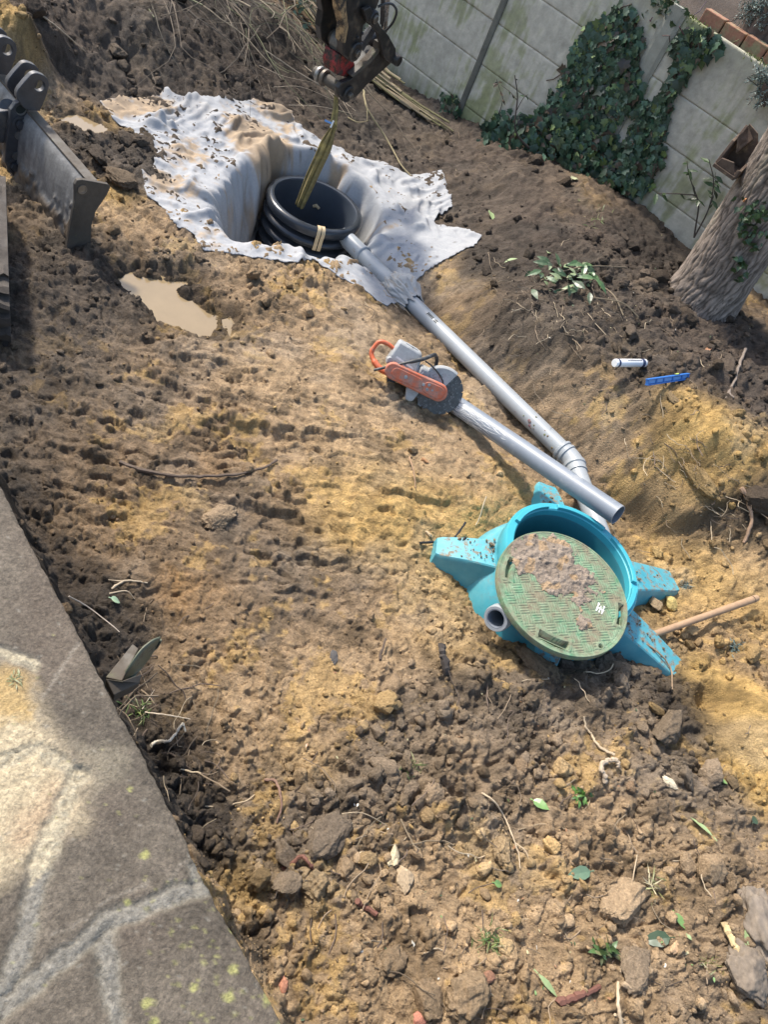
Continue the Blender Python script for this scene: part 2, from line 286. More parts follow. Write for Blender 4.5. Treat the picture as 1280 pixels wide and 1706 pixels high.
# ------------------------------------------------------------------ mesh helpers
def tag(o, label=None, cat=None, group=None, kind=None):
    if label: o['label'] = label
    if cat: o['category'] = cat
    if group: o['group'] = group
    if kind: o['kind'] = kind
    return o
def empty(name, loc, label, cat, group=None):
    o = bpy.data.objects.new(name, None); COL.objects.link(o); o.location = loc
    o.empty_display_size = .1
    return tag(o, label, cat, group)
def finish(o, parent):
    COL.objects.link(o)
    if parent is not None:
        o.parent = parent; o.matrix_parent_inverse = Matrix.Translation(-parent.location)
    return o
class MB:
    def __init__(s): s.v = []; s.f = []; s.c = []
    def add(s, vs, fs, col=None):
        b = len(s.v); s.v += [tuple(map(float, p)) for p in vs]
        s.f += [tuple(i+b for i in f) for f in fs]
        s.c += [tuple(col) if col is not None else (1, 1, 1)]*len(vs)
        return s
    def box(s, c, size, ax=None, col=None):
        c = V(c); A = np.eye(3) if ax is None else np.array([unit(a) for a in ax])
        vs = [c + sum(A[k]*size[k]*.5*sg[k] for k in range(3)) for sg in ((-1,-1,-1),(1,-1,-1),(1,1,-1),(-1,1,-1),(-1,-1,1),(1,-1,1),(1,1,1),(-1,1,1))]
        return s.add(vs, [(3,2,1,0),(4,5,6,7),(0,1,5,4),(1,2,6,5),(2,3,7,6),(3,0,4,7)], col)
    def tube(s, pts, rad, seg=10, cap=True, col=None, flat=None):
        pts = [V(p) for p in pts]; n = len(pts)
        rad = [rad]*n if np.isscalar(rad) else list(rad)
        t0 = unit(pts[1]-pts[0]); a = V([0, 0, 1]) if abs(t0[2]) < .9 else V([1, 0, 0])
        nx = unit(np.cross(t0, a)); vs = []
        for i in range(n):
            t = unit(pts[min(i+1, n-1)]-pts[max(i-1, 0)])
            nx = unit(nx - t*(nx@t)); ny = np.cross(t, nx)
            for k in range(seg):
                q = 2*PI*k/seg; vs.append(pts[i]+rad[i]*(nx*math.cos(q)+ny*math.sin(q)))
        fs = [(i*seg+k, i*seg+(k+1) % seg, (i+1)*seg+(k+1) % seg, (i+1)*seg+k) for i in range(n-1) for k in range(seg)]
        if cap: fs += [tuple(range(seg-1, -1, -1)), tuple((n-1)*seg+k for k in range(seg))]
        return s.add(vs, fs, col)
    def cyl(s, p0, p1, r, seg=20, col=None): return s.tube([p0, p1], r, seg, True, col)
    def pipe(s, pts, ro, ri, seg=28, col=None):
        """hollow pipe, open ends joined by rings"""
        o = MB().tube(pts, ro, seg, False); i = MB().tube(pts, ri, seg, False)
        n = len(o.v); vs = o.v+i.v; fs = o.f+[tuple(reversed([k+n for k in f])) for f in i.f]
        L = n-seg
        for k in range(seg):
            k2 = (k+1) % seg
            fs.append((k2, k, n+k, n+k2)); fs.append((L+k, L+k2, n+L+k2, n+L+k))
        return s.add(vs, fs, col)
    def prism(s, poly, vec, col=None):
        n = len(poly); poly = [V(p) for p in poly]
        nn = sum(np.cross(poly[i], poly[(i+1) % n]) for i in range(n))
        if nn @ V(vec) > 0: poly = poly[::-1]
        vs = poly + [p+V(vec) for p in poly]
        fs = [tuple(range(n)), tuple(range(2*n-1, n-1, -1))] + [((i+1) % n, i, n+i, n+(i+1) % n) for i in range(n)]
        return s.add(vs, fs, col)
    def lathe(s, prof, c, ax=None, seg=48, close=False, col=None):
        A = np.eye(3) if ax is None else np.array(ax); c = V(c); n = len(prof); vs = []
        for r, z in prof:
            for k in range(seg):
                q = 2*PI*k/seg; vs.append(c+A[0]*r*math.cos(q)+A[1]*r*math.sin(q)+A[2]*z)
        m = n if close else n-1
        fs = [(i*seg+k, i*seg+(k+1) % seg, ((i+1) % n)*seg+(k+1) % seg, ((i+1) % n)*seg+k) for i in range(m) for k in range(seg)]
        return s.add(vs, fs, col)
    def leaf(s, p, d, n, L, W, col, shape='oval', fold=.18, bend=.15):
        """a pointed or lobed leaf from p along d, face normal n"""
        d = unit(d); n = unit(V(n)-d*(V(n)@d)); w = np.cross(n, d)
        if shape == 'ivy': prof = [(0, 0), (.05, .42), (.22, .34), (.35, .56), (.55, .26), (1., 0)]
        elif shape == 'long': prof = [(0, 0), (.2, .3), (.45, .5), (.75, .3), (1., 0)]
        elif shape == 'blade': prof = [(0, .35), (.5, .5), (1., 0)]
        else: prof = [(0, 0), (.15, .36), (.4, .5), (.7, .36), (1., 0)]
        mid = []; l = []; r = []
        vs = []; fs = []
        for t, q in prof:
            b = p + d*L*t - n*bend*L*t*t
            vs += [b, b+w*W*q+n*fold*W*q, b-w*W*q+n*fold*W*q]
        for i in range(len(prof)-1):
            a = i*3; b = a+3
            fs += [(a, b, b+1, a+1), (a, a+2, b+2, b)]
        return s.add(vs, fs, col)
    def mesh(s, name):
        me = bpy.data.meshes.new(name); me.from_pydata(s.v, [], s.f); me.update(); return me
    def build(s, name, mat, parent=None, smooth=30, bevel=0, recalc=False):
        me = s.mesh(name); o = bpy.data.objects.new(name, me)
        if recalc:
            bm = bmesh.new(); bm.from_mesh(me); bmesh.ops.recalc_face_normals(bm, faces=bm.faces); bm.to_mesh(me); bm.free()
        me.materials.append(mat)
        if any(c != (1, 1, 1) for c in s.c[:1]) or len(set(s.c[:50])) > 1:
            a = me.color_attributes.new('Col', 'FLOAT_COLOR', 'POINT')
            cc = np.ones((len(s.v), 4)); cc[:, :3] = s.c; a.data.foreach_set('color', cc.ravel())
        if smooth:
            me.shade_smooth(); me.set_sharp_from_angle(angle=math.radians(smooth))
        if bevel:
            b = o.modifiers.new('bevel', 'BEVEL'); b.width = bevel; b.segments = 2; b.limit_method = 'ANGLE'; b.angle_limit = math.radians(40)
        return finish(o, parent)
def np_mesh(name, verts, faces, mat, cols=None, parent=None, smooth=True):
    me = bpy.data.meshes.new(name); nv = len(verts); nf = len(faces); k = faces.shape[1]
    me.vertices.add(nv); me.vertices.foreach_set('co', np.asarray(verts, np.float32).ravel())
    me.loops.add(nf*k); me.loops.foreach_set('vertex_index', np.asarray(faces, np.int32).ravel())
    me.polygons.add(nf); me.polygons.foreach_set('loop_start', np.arange(0, nf*k, k, dtype=np.int32))
    me.update(calc_edges=True); me.validate()
    me.materials.append(mat)
    if cols is not None:
        a = me.color_attributes.new('Col', 'FLOAT_COLOR', 'POINT')
        cc = np.ones((nv, 4), np.float32); cc[:, :3] = cols[:, :3]
        if cols.shape[1] > 3: cc[:, 3] = cols[:, 3]
        a.data.foreach_set('color', cc.ravel())
    if smooth: me.shade_smooth()
    o = bpy.data.objects.new(name, me); return finish(o, parent)
def grid_faces(nx, ny):
    i, j = np.meshgrid(np.arange(nx-1), np.arange(ny-1), indexing='ij')
    a = (i*ny+j).ravel(); return np.stack([a, a+ny, a+ny+1, a+1], 1)
# ------------------------------------------------------------------ materials
def mat(name, col=(.5, .5, .5), rough=.6, metal=0, attr=False, var=.2, vs=18, dirt=None, ds=14, dt=(.5, .62), bump=None, spec=.5, up=None, two=None, rvar=.12):
    M = bpy.data.materials.new(name); M.use_nodes = True; N = M.node_tree; L = N.links
    B = N.nodes['Principled BSDF']; B.inputs['Roughness'].default_value = rough; B.inputs['Metallic'].default_value = metal
    B.inputs['Specular IOR Level'].default_value = spec
    tc = N.nodes.new('ShaderNodeTexCoord')
    def noise(sc, det=5, rg=.6):
        n = N.nodes.new('ShaderNodeTexNoise'); n.inputs['Scale'].default_value = sc; n.inputs['Detail'].default_value = det; n.inputs['Roughness'].default_value = rg
        L.new(tc.outputs['Object'], n.inputs['Vector']); return n.outputs['Fac']
    def ramp(src, a, b, c0=0., c1=1.):
        r = N.nodes.new('ShaderNodeMapRange'); r.inputs[1].default_value = a; r.inputs[2].default_value = b; r.inputs[3].default_value = c0; r.inputs[4].default_value = c1
        L.new(src, r.inputs[0]); return r.outputs[0]
    def mix(f, a, b, mode='MIX'):
        x = N.nodes.new('ShaderNodeMix'); x.data_type = 'RGBA'; x.blend_type = mode
        if isinstance(f, float): x.inputs[0].default_value = f
        else: L.new(f, x.inputs[0])
        for s, k in ((a, 6), (b, 7)):
            if isinstance(s, tuple): x.inputs[k].default_value = (*s[:3], 1)
            else: L.new(s, x.inputs[k])
        return x.outputs[2]
    if attr:
        a = N.nodes.new('ShaderNodeAttribute'); a.attribute_name = 'Col'; base = a.outputs['Color']
    else: base = col
    if two is not None: base = mix(ramp(noise(two[1], 6, .65), two[2], two[3]), base, two[0])
    if var:
        n = ramp(noise(vs, 6, .7), .25, .75, 1-var, 1+var)
        g = N.nodes.new('ShaderNodeCombineColor')
        for k in range(3): L.new(n, g.inputs[k])
        base = mix(1., base, g.outputs[0], 'MULTIPLY')
    rr = None
    if dirt is not None:
        f = ramp(noise(ds, 8, .72), dt[0], dt[1])
        if up is not None:
            ge = N.nodes.new('ShaderNodeNewGeometry'); sx = N.nodes.new('ShaderNodeSeparateXYZ'); L.new(ge.outputs['Normal'], sx.inputs[0])
            u = ramp(sx.outputs[2], up[0], up[1]); mu = N.nodes.new('ShaderNodeMath'); mu.operation = 'MULTIPLY'; L.new(f, mu.inputs[0]); L.new(u, mu.inputs[1]); f = mu.outputs[0]
        dc = mix(ramp(noise(ds*4, 4), .3, .7), dirt, tuple(c*.6 for c in dirt))
        base = mix(f, base, dc)
        rr = ramp(f, 0, 1, rough, .95); L.new(rr, B.inputs['Roughness'])
        if metal: L.new(ramp(f, 0, 1, metal, 0), B.inputs['Metallic'])
    elif rvar:
        L.new(ramp(noise(vs*.6, 5), .3, .7, max(rough-rvar, .02), min(rough+rvar, 1)), B.inputs['Roughness'])
    if isinstance(base, tuple): B.inputs['Base Color'].default_value = (*base, 1)
    else: L.new(base, B.inputs['Base Color'])
    if bump:
        b = N.nodes.new('ShaderNodeBump'); b.inputs['Strength'].default_value = bump[1]; b.inputs['Distance'].default_value = bump[2] if len(bump) > 2 else .01
        L.new(noise(bump[0], 8, .7), b.inputs['Height']); L.new(b.outputs[0], B.inputs['Normal'])
    return M
MUD = (.24, .175, .115)
M_soil = mat('soil', attr=True, rough=.85, var=.42, vs=120, bump=(95, 1., .022), spec=.3, rvar=.14)
M_clod = mat('clod_soil', attr=True, rough=.9, var=.4, vs=110, bump=(110, 1., .014), spec=.2)
M_stone = mat('terrace_stone', attr=True, rough=.82, var=.55, vs=110, bump=(130, .9, .008), spec=.3)
M_masonry = mat('terrace_masonry', (.12, .1, .085), .9, var=.3, bump=(40, .6))
M_conc = mat('fence_concrete', attr=True, rough=.9, var=.22, vs=16, bump=(70, .45, .008), spec=.25)
M_brick = mat('brick', (.30, .145, .09), .9, two=((.24, .22, .12), 9, .48, .62), var=.3, vs=30, bump=(50, .5))
M_leaf = mat('leaf', attr=True, rough=.42, var=.18, vs=30, spec=.5)
M_twig = mat('twig', attr=True, rough=.85, var=.25, vs=40)
M_bark = mat('bark', attr=True, rough=.92, var=.28, vs=26, bump=(60, .6, .01), spec=.2)
M_water = mat('muddy_water', (.25, .185, .105), .04, var=.10, vs=5, bump=(14, .03, .01), spec=.5, rvar=.02)
M_cloth = mat('geotextile', attr=True, rough=.85, var=.10, vs=60, bump=(60, .35, .010), spec=.2)
M_black = mat('black_plastic', (.026, .030, .036), .2, rvar=.06, var=.2, dirt=(.16, .14, .12), ds=9, dt=(.68, .86), bump=(90, .08, .003), up=(.2, .9))
M_ringin = mat('inner_plastic', (.035, .045, .06), .5, var=.15, vs=8)
M_pvc = mat('grey_pvc', (.30, .322, .337), .36, var=.08, vs=9, dirt=(.36, .28, .19), ds=17, dt=(.62, .70), bump=(60, .04, .002))
M_pvc2 = mat('dark_grey_pvc', (.19, .215, .25), .42, var=.07, vs=8, dirt=(.50, .50, .49), ds=7, dt=(.58, .75), bump=(60, .05, .002))
M_dust = mat('cutting_dust', (.55, .56, .56), .9, var=.25, vs=60)
M_tank = mat('turquoise_plastic', (.055, .30, .37), .45, var=.12, vs=7, dirt=(.27, .225, .165), ds=24, dt=(.50, .60), up=(.35, .8), bump=(80, .06, .002), two=((.13, .38, .42), 5, .42, .7))
M_tankshade = mat('shaded_turquoise_plastic', (.018, .135, .17), .5, var=.15, vs=7)  # tank plastic with the shade inside the opening put into its colour
M_tankrim = mat('turquoise_rim', (.05, .35, .43), .38, var=.08, vs=8, dirt=(.34, .27, .18), ds=24, dt=(.66, .72), bump=(80, .05, .002))
M_lid = mat('green_plastic', (.07, .20, .105), .6, var=.25, vs=14, dirt=(.24, .21, .14), ds=11, dt=(.36, .62), two=((.19, .28, .175), 34, .40, .62))
M_dark = mat('dark_hollow', (.01, .015, .013), .7)
M_mud = mat('mud', attr=True, rough=.92, var=.3, vs=80, bump=(120, .9, .008), spec=.2)
M_white = mat('white_paint', (.78, .78, .76), .6, var=.05)
M_orange = mat('orange_plastic', (.52, .13, .06), .55, var=.2, vs=30, dirt=(.42, .29, .24), ds=22, dt=(.42, .66), bump=(60, .08, .003))
M_orange2 = mat('bright_orange_plastic', (.55, .12, .045), .5, var=.2, vs=30, dirt=(.40, .28, .22), ds=24, dt=(.52, .70))
M_sawgrey = mat('dusty_grey_plastic', (.33, .34, .34), .7, var=.25, vs=30, dirt=(.12, .12, .12), ds=20, dt=(.56, .7), bump=(60, .1, .003))
M_saw_d = mat('black_rubber', (.035, .036, .038), .55, var=.2, dirt=(.28, .27, .25), ds=30, dt=(.52, .75))
M_blade = mat('saw_steel', (.10, .098, .095), .45, metal=.5, var=.3, vs=30, two=((.25, .24, .23), 60, .56, .7))
M_steel = mat('worn_steel', (.24, .235, .225), .42, metal=.75, var=.3, vs=14, dirt=(.16, .13, .10), ds=6, dt=(.50, .72), bump=(40, .12, .004))
M_bsteel = mat('blade_steel', (.165, .162, .158), .5, metal=.35, var=.25, vs=10, dirt=(.15, .125, .095), ds=5, dt=(.56, .74), bump=(40, .12, .004))
M_blademix = mat('muddy_blade_steel', attr=True, rough=.6, metal=.15, var=.3, vs=40, bump=(50, .4, .006))
M_track = mat('mud_caked_rubber', (.060, .049, .040), .85, var=.4, vs=16, bump=(30, .6, .01))
M_dsteel = mat('dark_steel', (.075, .076, .082), .52, metal=.45, var=.3, vs=16, dirt=(.20, .165, .125), ds=9, dt=(.56, .76), bump=(40, .15, .004))
M_mudsteel = mat('muddy_steel', (.075, .066, .056), .6, metal=.2, var=.35, vs=12, dirt=(.13, .105, .08), ds=7, dt=(.42, .62), bump=(30, .3, .005), two=((.12, .15, .05), 10, .6, .72))
M_gsteel = mat('greasy_steel', (.030, .028, .027), .45, metal=.3, var=.45, vs=20, dirt=(.17, .125, .08), ds=13, dt=(.50, .70), bump=(50, .25, .005))
M_mattsteel = mat('matt_dark_steel', (.016, .015, .014), .6, var=.3)  # near-black matt steel for the coupler web
M_rusty = mat('rusty_yellow_steel', (.36, .24, .12), .6, metal=.1, var=.3, vs=30, dirt=(.05, .042, .036), ds=18, dt=(.42, .58), bump=(50, .2, .005))
M_red = mat('greasy_red_paint', (.28, .02, .02), .5, var=.3, vs=26, dirt=(.06, .045, .035), ds=16, dt=(.42, .56))
M_pin = mat('pin_steel', (.14, .12, .10), .45, metal=.55, var=.4, vs=30, dirt=(.24, .19, .13), ds=20, dt=(.5, .7))
M_chrome = mat('rod_steel', (.5, .48, .46), .25, metal=.9, var=.2, dirt=(.25, .18, .1), ds=10, dt=(.55, .7))
M_web = mat('olive_webbing', (.20, .155, .06), .85, var=.3, vs=30, two=((.34, .26, .09), 18, .5, .65), bump=(120, .3, .003))
M_strap = mat('pale_strap', (.58, .44, .26), .8, var=.15, vs=50)
M_wood = mat('weathered_wood', (.34, .22, .13), .7, var=.2, vs=30, dirt=(.36, .28, .18), ds=18, dt=(.55, .7), bump=(60, .2, .003))
M_oldwood = mat('rotten_wood', (.085, .055, .038), .85, var=.45, vs=18, two=((.22, .15, .09), 14, .55, .7), bump=(40, .6, .006))
M_blue = mat('blue_plastic', (.03, .15, .46), .4, var=.1)
M_bluel = mat('pale_blue_plastic', (.12, .30, .62), .4, var=.1)
M_tubew = mat('white_plastic', (.78, .78, .77), .4, var=.04, dirt=(.4, .33, .25), ds=30, dt=(.68, .75))
M_navy = mat('navy_print', (.025, .04, .10), .5, var=.1)
M_rock = mat('grey_rock', attr=True, rough=.85, var=.25, vs=40, bump=(60, .5, .006))
M_vial = mat('vial', (.55, .7, .15), .2, var=0)
# ------------------------------------------------------------------ ground mesh
NY, NX = 1000, 1200
rowt = np.linspace(0, 1, NY); yy = (1.15)*np.exp(rowt*math.log(10.6/1.15))-1.2+.0
uu = np.linspace(-.86, 1.6, NX)
Y, U = np.meshgrid(yy, uu, indexing='ij'); X = U*(Y+1.2)
K = clodness(X, Y)
Z = Hm(X, Y)+relief(X, Y, K)
for poly, lv in PUDW:
    s_ = poly_sd(X, Y, poly); Z = np.where(s_ < -.015, np.minimum(Z, lv-.006), Z)
Z = np.where(np.hypot(X-TANK[0], Y-TANK[1]) < .33, np.minimum(Z, -.3), Z)
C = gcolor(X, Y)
for poly, lv in PUDW:                         # wet mud at the water's edge
    s_ = poly_sd(X, Y, poly); C *= (1-.5*sstep(.13, .0, s_+.03*fbm(X, Y, .1, 3, 150)))[..., None]
_LY = math.log(10.6/1.15)
def Hq(x, y):
    x = np.asarray(x, float); y = np.asarray(y, float)
    v = np.clip(np.log(np.maximum(y+1.2, 1.16)/1.15)/_LY*(NY-1), 0, NY-1.001); u = np.clip((x/np.maximum(y+1.2, .1)-uu[0])/(uu[-1]-uu[0])*(NX-1), 0, NX-1.001)
    i = v.astype(int); j = u.astype(int); a = v-i; b = u-j
    return (Z[i, j]*(1-a)+Z[i+1, j]*a)*(1-b)+(Z[i, j+1]*(1-a)+Z[i+1, j+1]*a)*b
H = Hq
gv = np.stack([X, Y, Z], -1).reshape(-1, 3)
ground_o = np_mesh('ground', gv, grid_faces(NY, NX), M_soil, C.reshape(-1, 3)); tag(ground_o, kind='structure')
far = MB().add([(-60,-60,-.75),(60,-60,-.75),(60,60,-.75),(-60,60,-.75)], [(0,1,2,3)], (.12,.09,.06)).build('outer_ground', M_soil, smooth=0); tag(far, kind='structure')
for i, (poly, lv) in enumerate(PUDW):
    cx = sum(p[0] for p in poly)/len(poly); cy = sum(p[1] for p in poly)/len(poly)
    pp = [V([cx+(p[0]-cx)*1.25, cy+(p[1]-cy)*1.25, lv]) for p in poly]
    o = MB().add(pp, [tuple(range(len(pp)))]).build('puddle', M_water, smooth=0, recalc=True); tag(o, kind='structure')
# ------------------------------------------------------------------ terrace slab
def build_terrace():
    s0 = -1.4; s1 = 2.6; ds = .0055
    ss = np.arange(s0, s1, ds); tt = np.concatenate([[0, .0015, .004], np.arange(.008, .75, ds), np.linspace(.76, 2.6, 12)])
    Sg, Tg = np.meshgrid(ss, tt, indexing='ij')
    edge = .012*fbm(ss, ss*0, .35, 4, 900)+.004*fbm(ss, ss*0, .03, 2, 901)
    eo = edge[:, None]*np.exp(-Tg/.08)
    X = E0[0]+ET[0]*Sg-EN[0]*(Tg-eo); Y = E0[1]+ET[1]*Sg-EN[1]*(Tg-eo)
    def L(pts): return [at(x, y, SLABZ)[:2] for x, y in pts]
    wx = X+.018*fbm(X, Y, .09, 5, 910, .65); wy = Y+.018*fbm(X, Y, .09, 5, 911, .65)
    joints = [(L([(135,1290),(105,1340),(82,1400),(62,1480),(45,1560),(10,1640),(-40,1740)]), .020), (L([(-30,1700),(55,1640),(110,1590),(170,1540),(240,1510),(330,1480),(362,1468)]), .017),
              (L([(176,1560),(186,1640),(200,1740),(205,1900)]), .015), (L([(135,1290),(60,1250),(-60,1290)]), .014), (L([(62,1110),(-60,1060)]), .012), (L([(330,1480),(320,1440),(350,1415)]), .006)]
    base = np.stack([np.full(X.shape, v) for v in (.118, .098, .075)], -1)
    n1 = fbm(X, Y, .22, 5, 920); n2 = fbm(X, Y, .035, 4, 921); n3 = fbm(X, Y, .012, 3, 922)
    base = base*(1+.55*n1[..., None])*(1+.45*n2[..., None])*(1+.35*n3[..., None]); z = SLABZ+.004*n1+.002*n2+.0012*n3
    dist = np.full(X.shape, 9.)
    cid = fbm(X, Y, .4, 2, 930)
    warm = sstep(.0, .35, cid)[..., None]; base = base*(1-warm*.35)+np.array([.135, .10, .075])*warm*.35
    # lighter cream patch with a yellower and a redder part
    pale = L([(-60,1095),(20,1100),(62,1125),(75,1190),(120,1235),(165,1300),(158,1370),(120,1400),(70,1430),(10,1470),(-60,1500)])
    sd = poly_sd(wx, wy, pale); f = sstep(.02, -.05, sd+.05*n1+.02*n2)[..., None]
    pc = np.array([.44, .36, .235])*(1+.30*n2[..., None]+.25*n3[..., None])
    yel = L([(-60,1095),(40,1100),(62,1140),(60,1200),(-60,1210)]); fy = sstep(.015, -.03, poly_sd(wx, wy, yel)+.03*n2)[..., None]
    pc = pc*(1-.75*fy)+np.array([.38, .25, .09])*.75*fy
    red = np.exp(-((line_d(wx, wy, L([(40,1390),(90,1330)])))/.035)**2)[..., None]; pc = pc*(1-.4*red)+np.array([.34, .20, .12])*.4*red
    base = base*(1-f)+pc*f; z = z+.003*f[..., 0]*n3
    # pale band by the edge
    wb = L([(120,1235),(200,1240),(232,1250),(205,1290),(160,1330)]); fb = (sstep(.02, -.03, poly_sd(wx, wy, wb)+.03*n2)*.6)[..., None]
    base = base*(1-fb)+np.array([.25, .215, .155])*fb
    for pts, w in joints:
        d = line_d(wx, wy, pts)+.006*n2
        f = sstep(w+.004, w-.005, d)[..., None]
        mc = np.array([.20, .185, .155])*(1+.3*n2[..., None]+.35*n3[..., None])
        mc = np.where(sd[..., None] < .03, np.array([.42, .36, .25])*(1+.2*n3[..., None]), mc)
        base = base*(1-f)+mc*f; z = z+f[..., 0]*(-.004+.004*n3+.003*n2)-.005*np.exp(-((d-w)/.005)**2)
        rim = np.exp(-((d-w)/.006)**2)[..., None]*.35; base = base*(1-rim)+np.array([.26, .24, .19])*rim
    rs = np.random.default_rng(5)
    spots = [(390,1545,.011),(446,1663,.013),(216,1315,.008),(241,1425,.012),(212,1502,.009),(410,1577,.006),(260,1480,.005),(280,1470,.004),(390,1615,.012),(323,1645,.010),(380,1660,.014),(258,1700,.010),(245,1670,.012)]
    spots += [(rs.uniform(240, 480), rs.uniform(1450, 1706), rs.uniform(.002, .007)) for _ in range(90)] + [(rs.uniform(0, 350), rs.uniform(950, 1650), rs.uniform(.0015, .004)) for _ in range(60)]
    for px, py, r in spots:
        c = at(px, py, SLABZ); d = np.hypot(X-c[0], Y-c[1])*(1+.5*n3)+.3*r*n2
        f = (sstep(r, r*.55, d)*(.8 if r > .0075 else .35))[..., None]
        base = base*(1-f)+np.array([.34, .33, .12])*f
    # grit
    f1, f2, c = worley(X, Y, .02, 940); f = ((f1+.5*n3 < .10) & (c > .86)).astype(float)[..., None]*.35; base = base*(1-f)+np.array([.32, .30, .25])*f
    crack = np.exp(-(line_d(wx, wy, L([(130,1070),(105,1115),(70,1160)]))/.0035)**2)+.8*np.exp(-(line_d(wx, wy, L([(85,1560),(200,1490),(245,1470)]))/.003)**2)+.7*np.exp(-(line_d(wx, wy, L([(275,1490),(300,1440),(325,1415)]))/.003)**2)
    base = base*(1-.5*crack[..., None])+np.array([.34, .30, .24])*.5*crack[..., None]
    z = z-.006*np.exp(-Tg/.006)-.003*np.exp(-Tg/.02)*(1+n2)
    n, k = X.shape
    top = np.stack([X, Y, z], -1).reshape(-1, 3)
    skX = X[:, 0]+EN[0]*.004*fbm(ss, ss*0, .02, 2, 950); skY = Y[:, 0]+EN[1]*.004*fbm(ss, ss*0, .02, 2, 951)
    lows = [np.stack([skX-EN[0]*q, skY-EN[1]*q, np.full(n, zz)], -1) for zz, q in ((SLABZ-.02, -.002), (SLABZ-.05, .0), (SLABZ-.075, .004), (SLABZ-.078, .10))]
    vs = np.concatenate([top]+lows); fs = [grid_faces(n, k)]
    prev = np.arange(n)*k; b0 = n*k
    for i in range(4):
        cur = b0+i*n+np.arange(n); fs.append(np.stack([prev[:-1], cur[:-1], cur[1:], prev[1:]], 1)); prev = cur
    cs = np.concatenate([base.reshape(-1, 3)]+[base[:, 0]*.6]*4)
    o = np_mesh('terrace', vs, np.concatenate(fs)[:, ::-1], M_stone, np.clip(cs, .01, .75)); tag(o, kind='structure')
    b = MB(); c = (E0+E1)/2
    b.box(c-EN*1.4-[0, 0, .65], (4.2, 2.6, 1.1), (ET, EN, (0, 0, 1)))
    w = b.build('retaining_wall', M_masonry, smooth=0); tag(w, 'dark rough masonry under the edge of the stone terrace', 'retaining wall')
build_terrace()
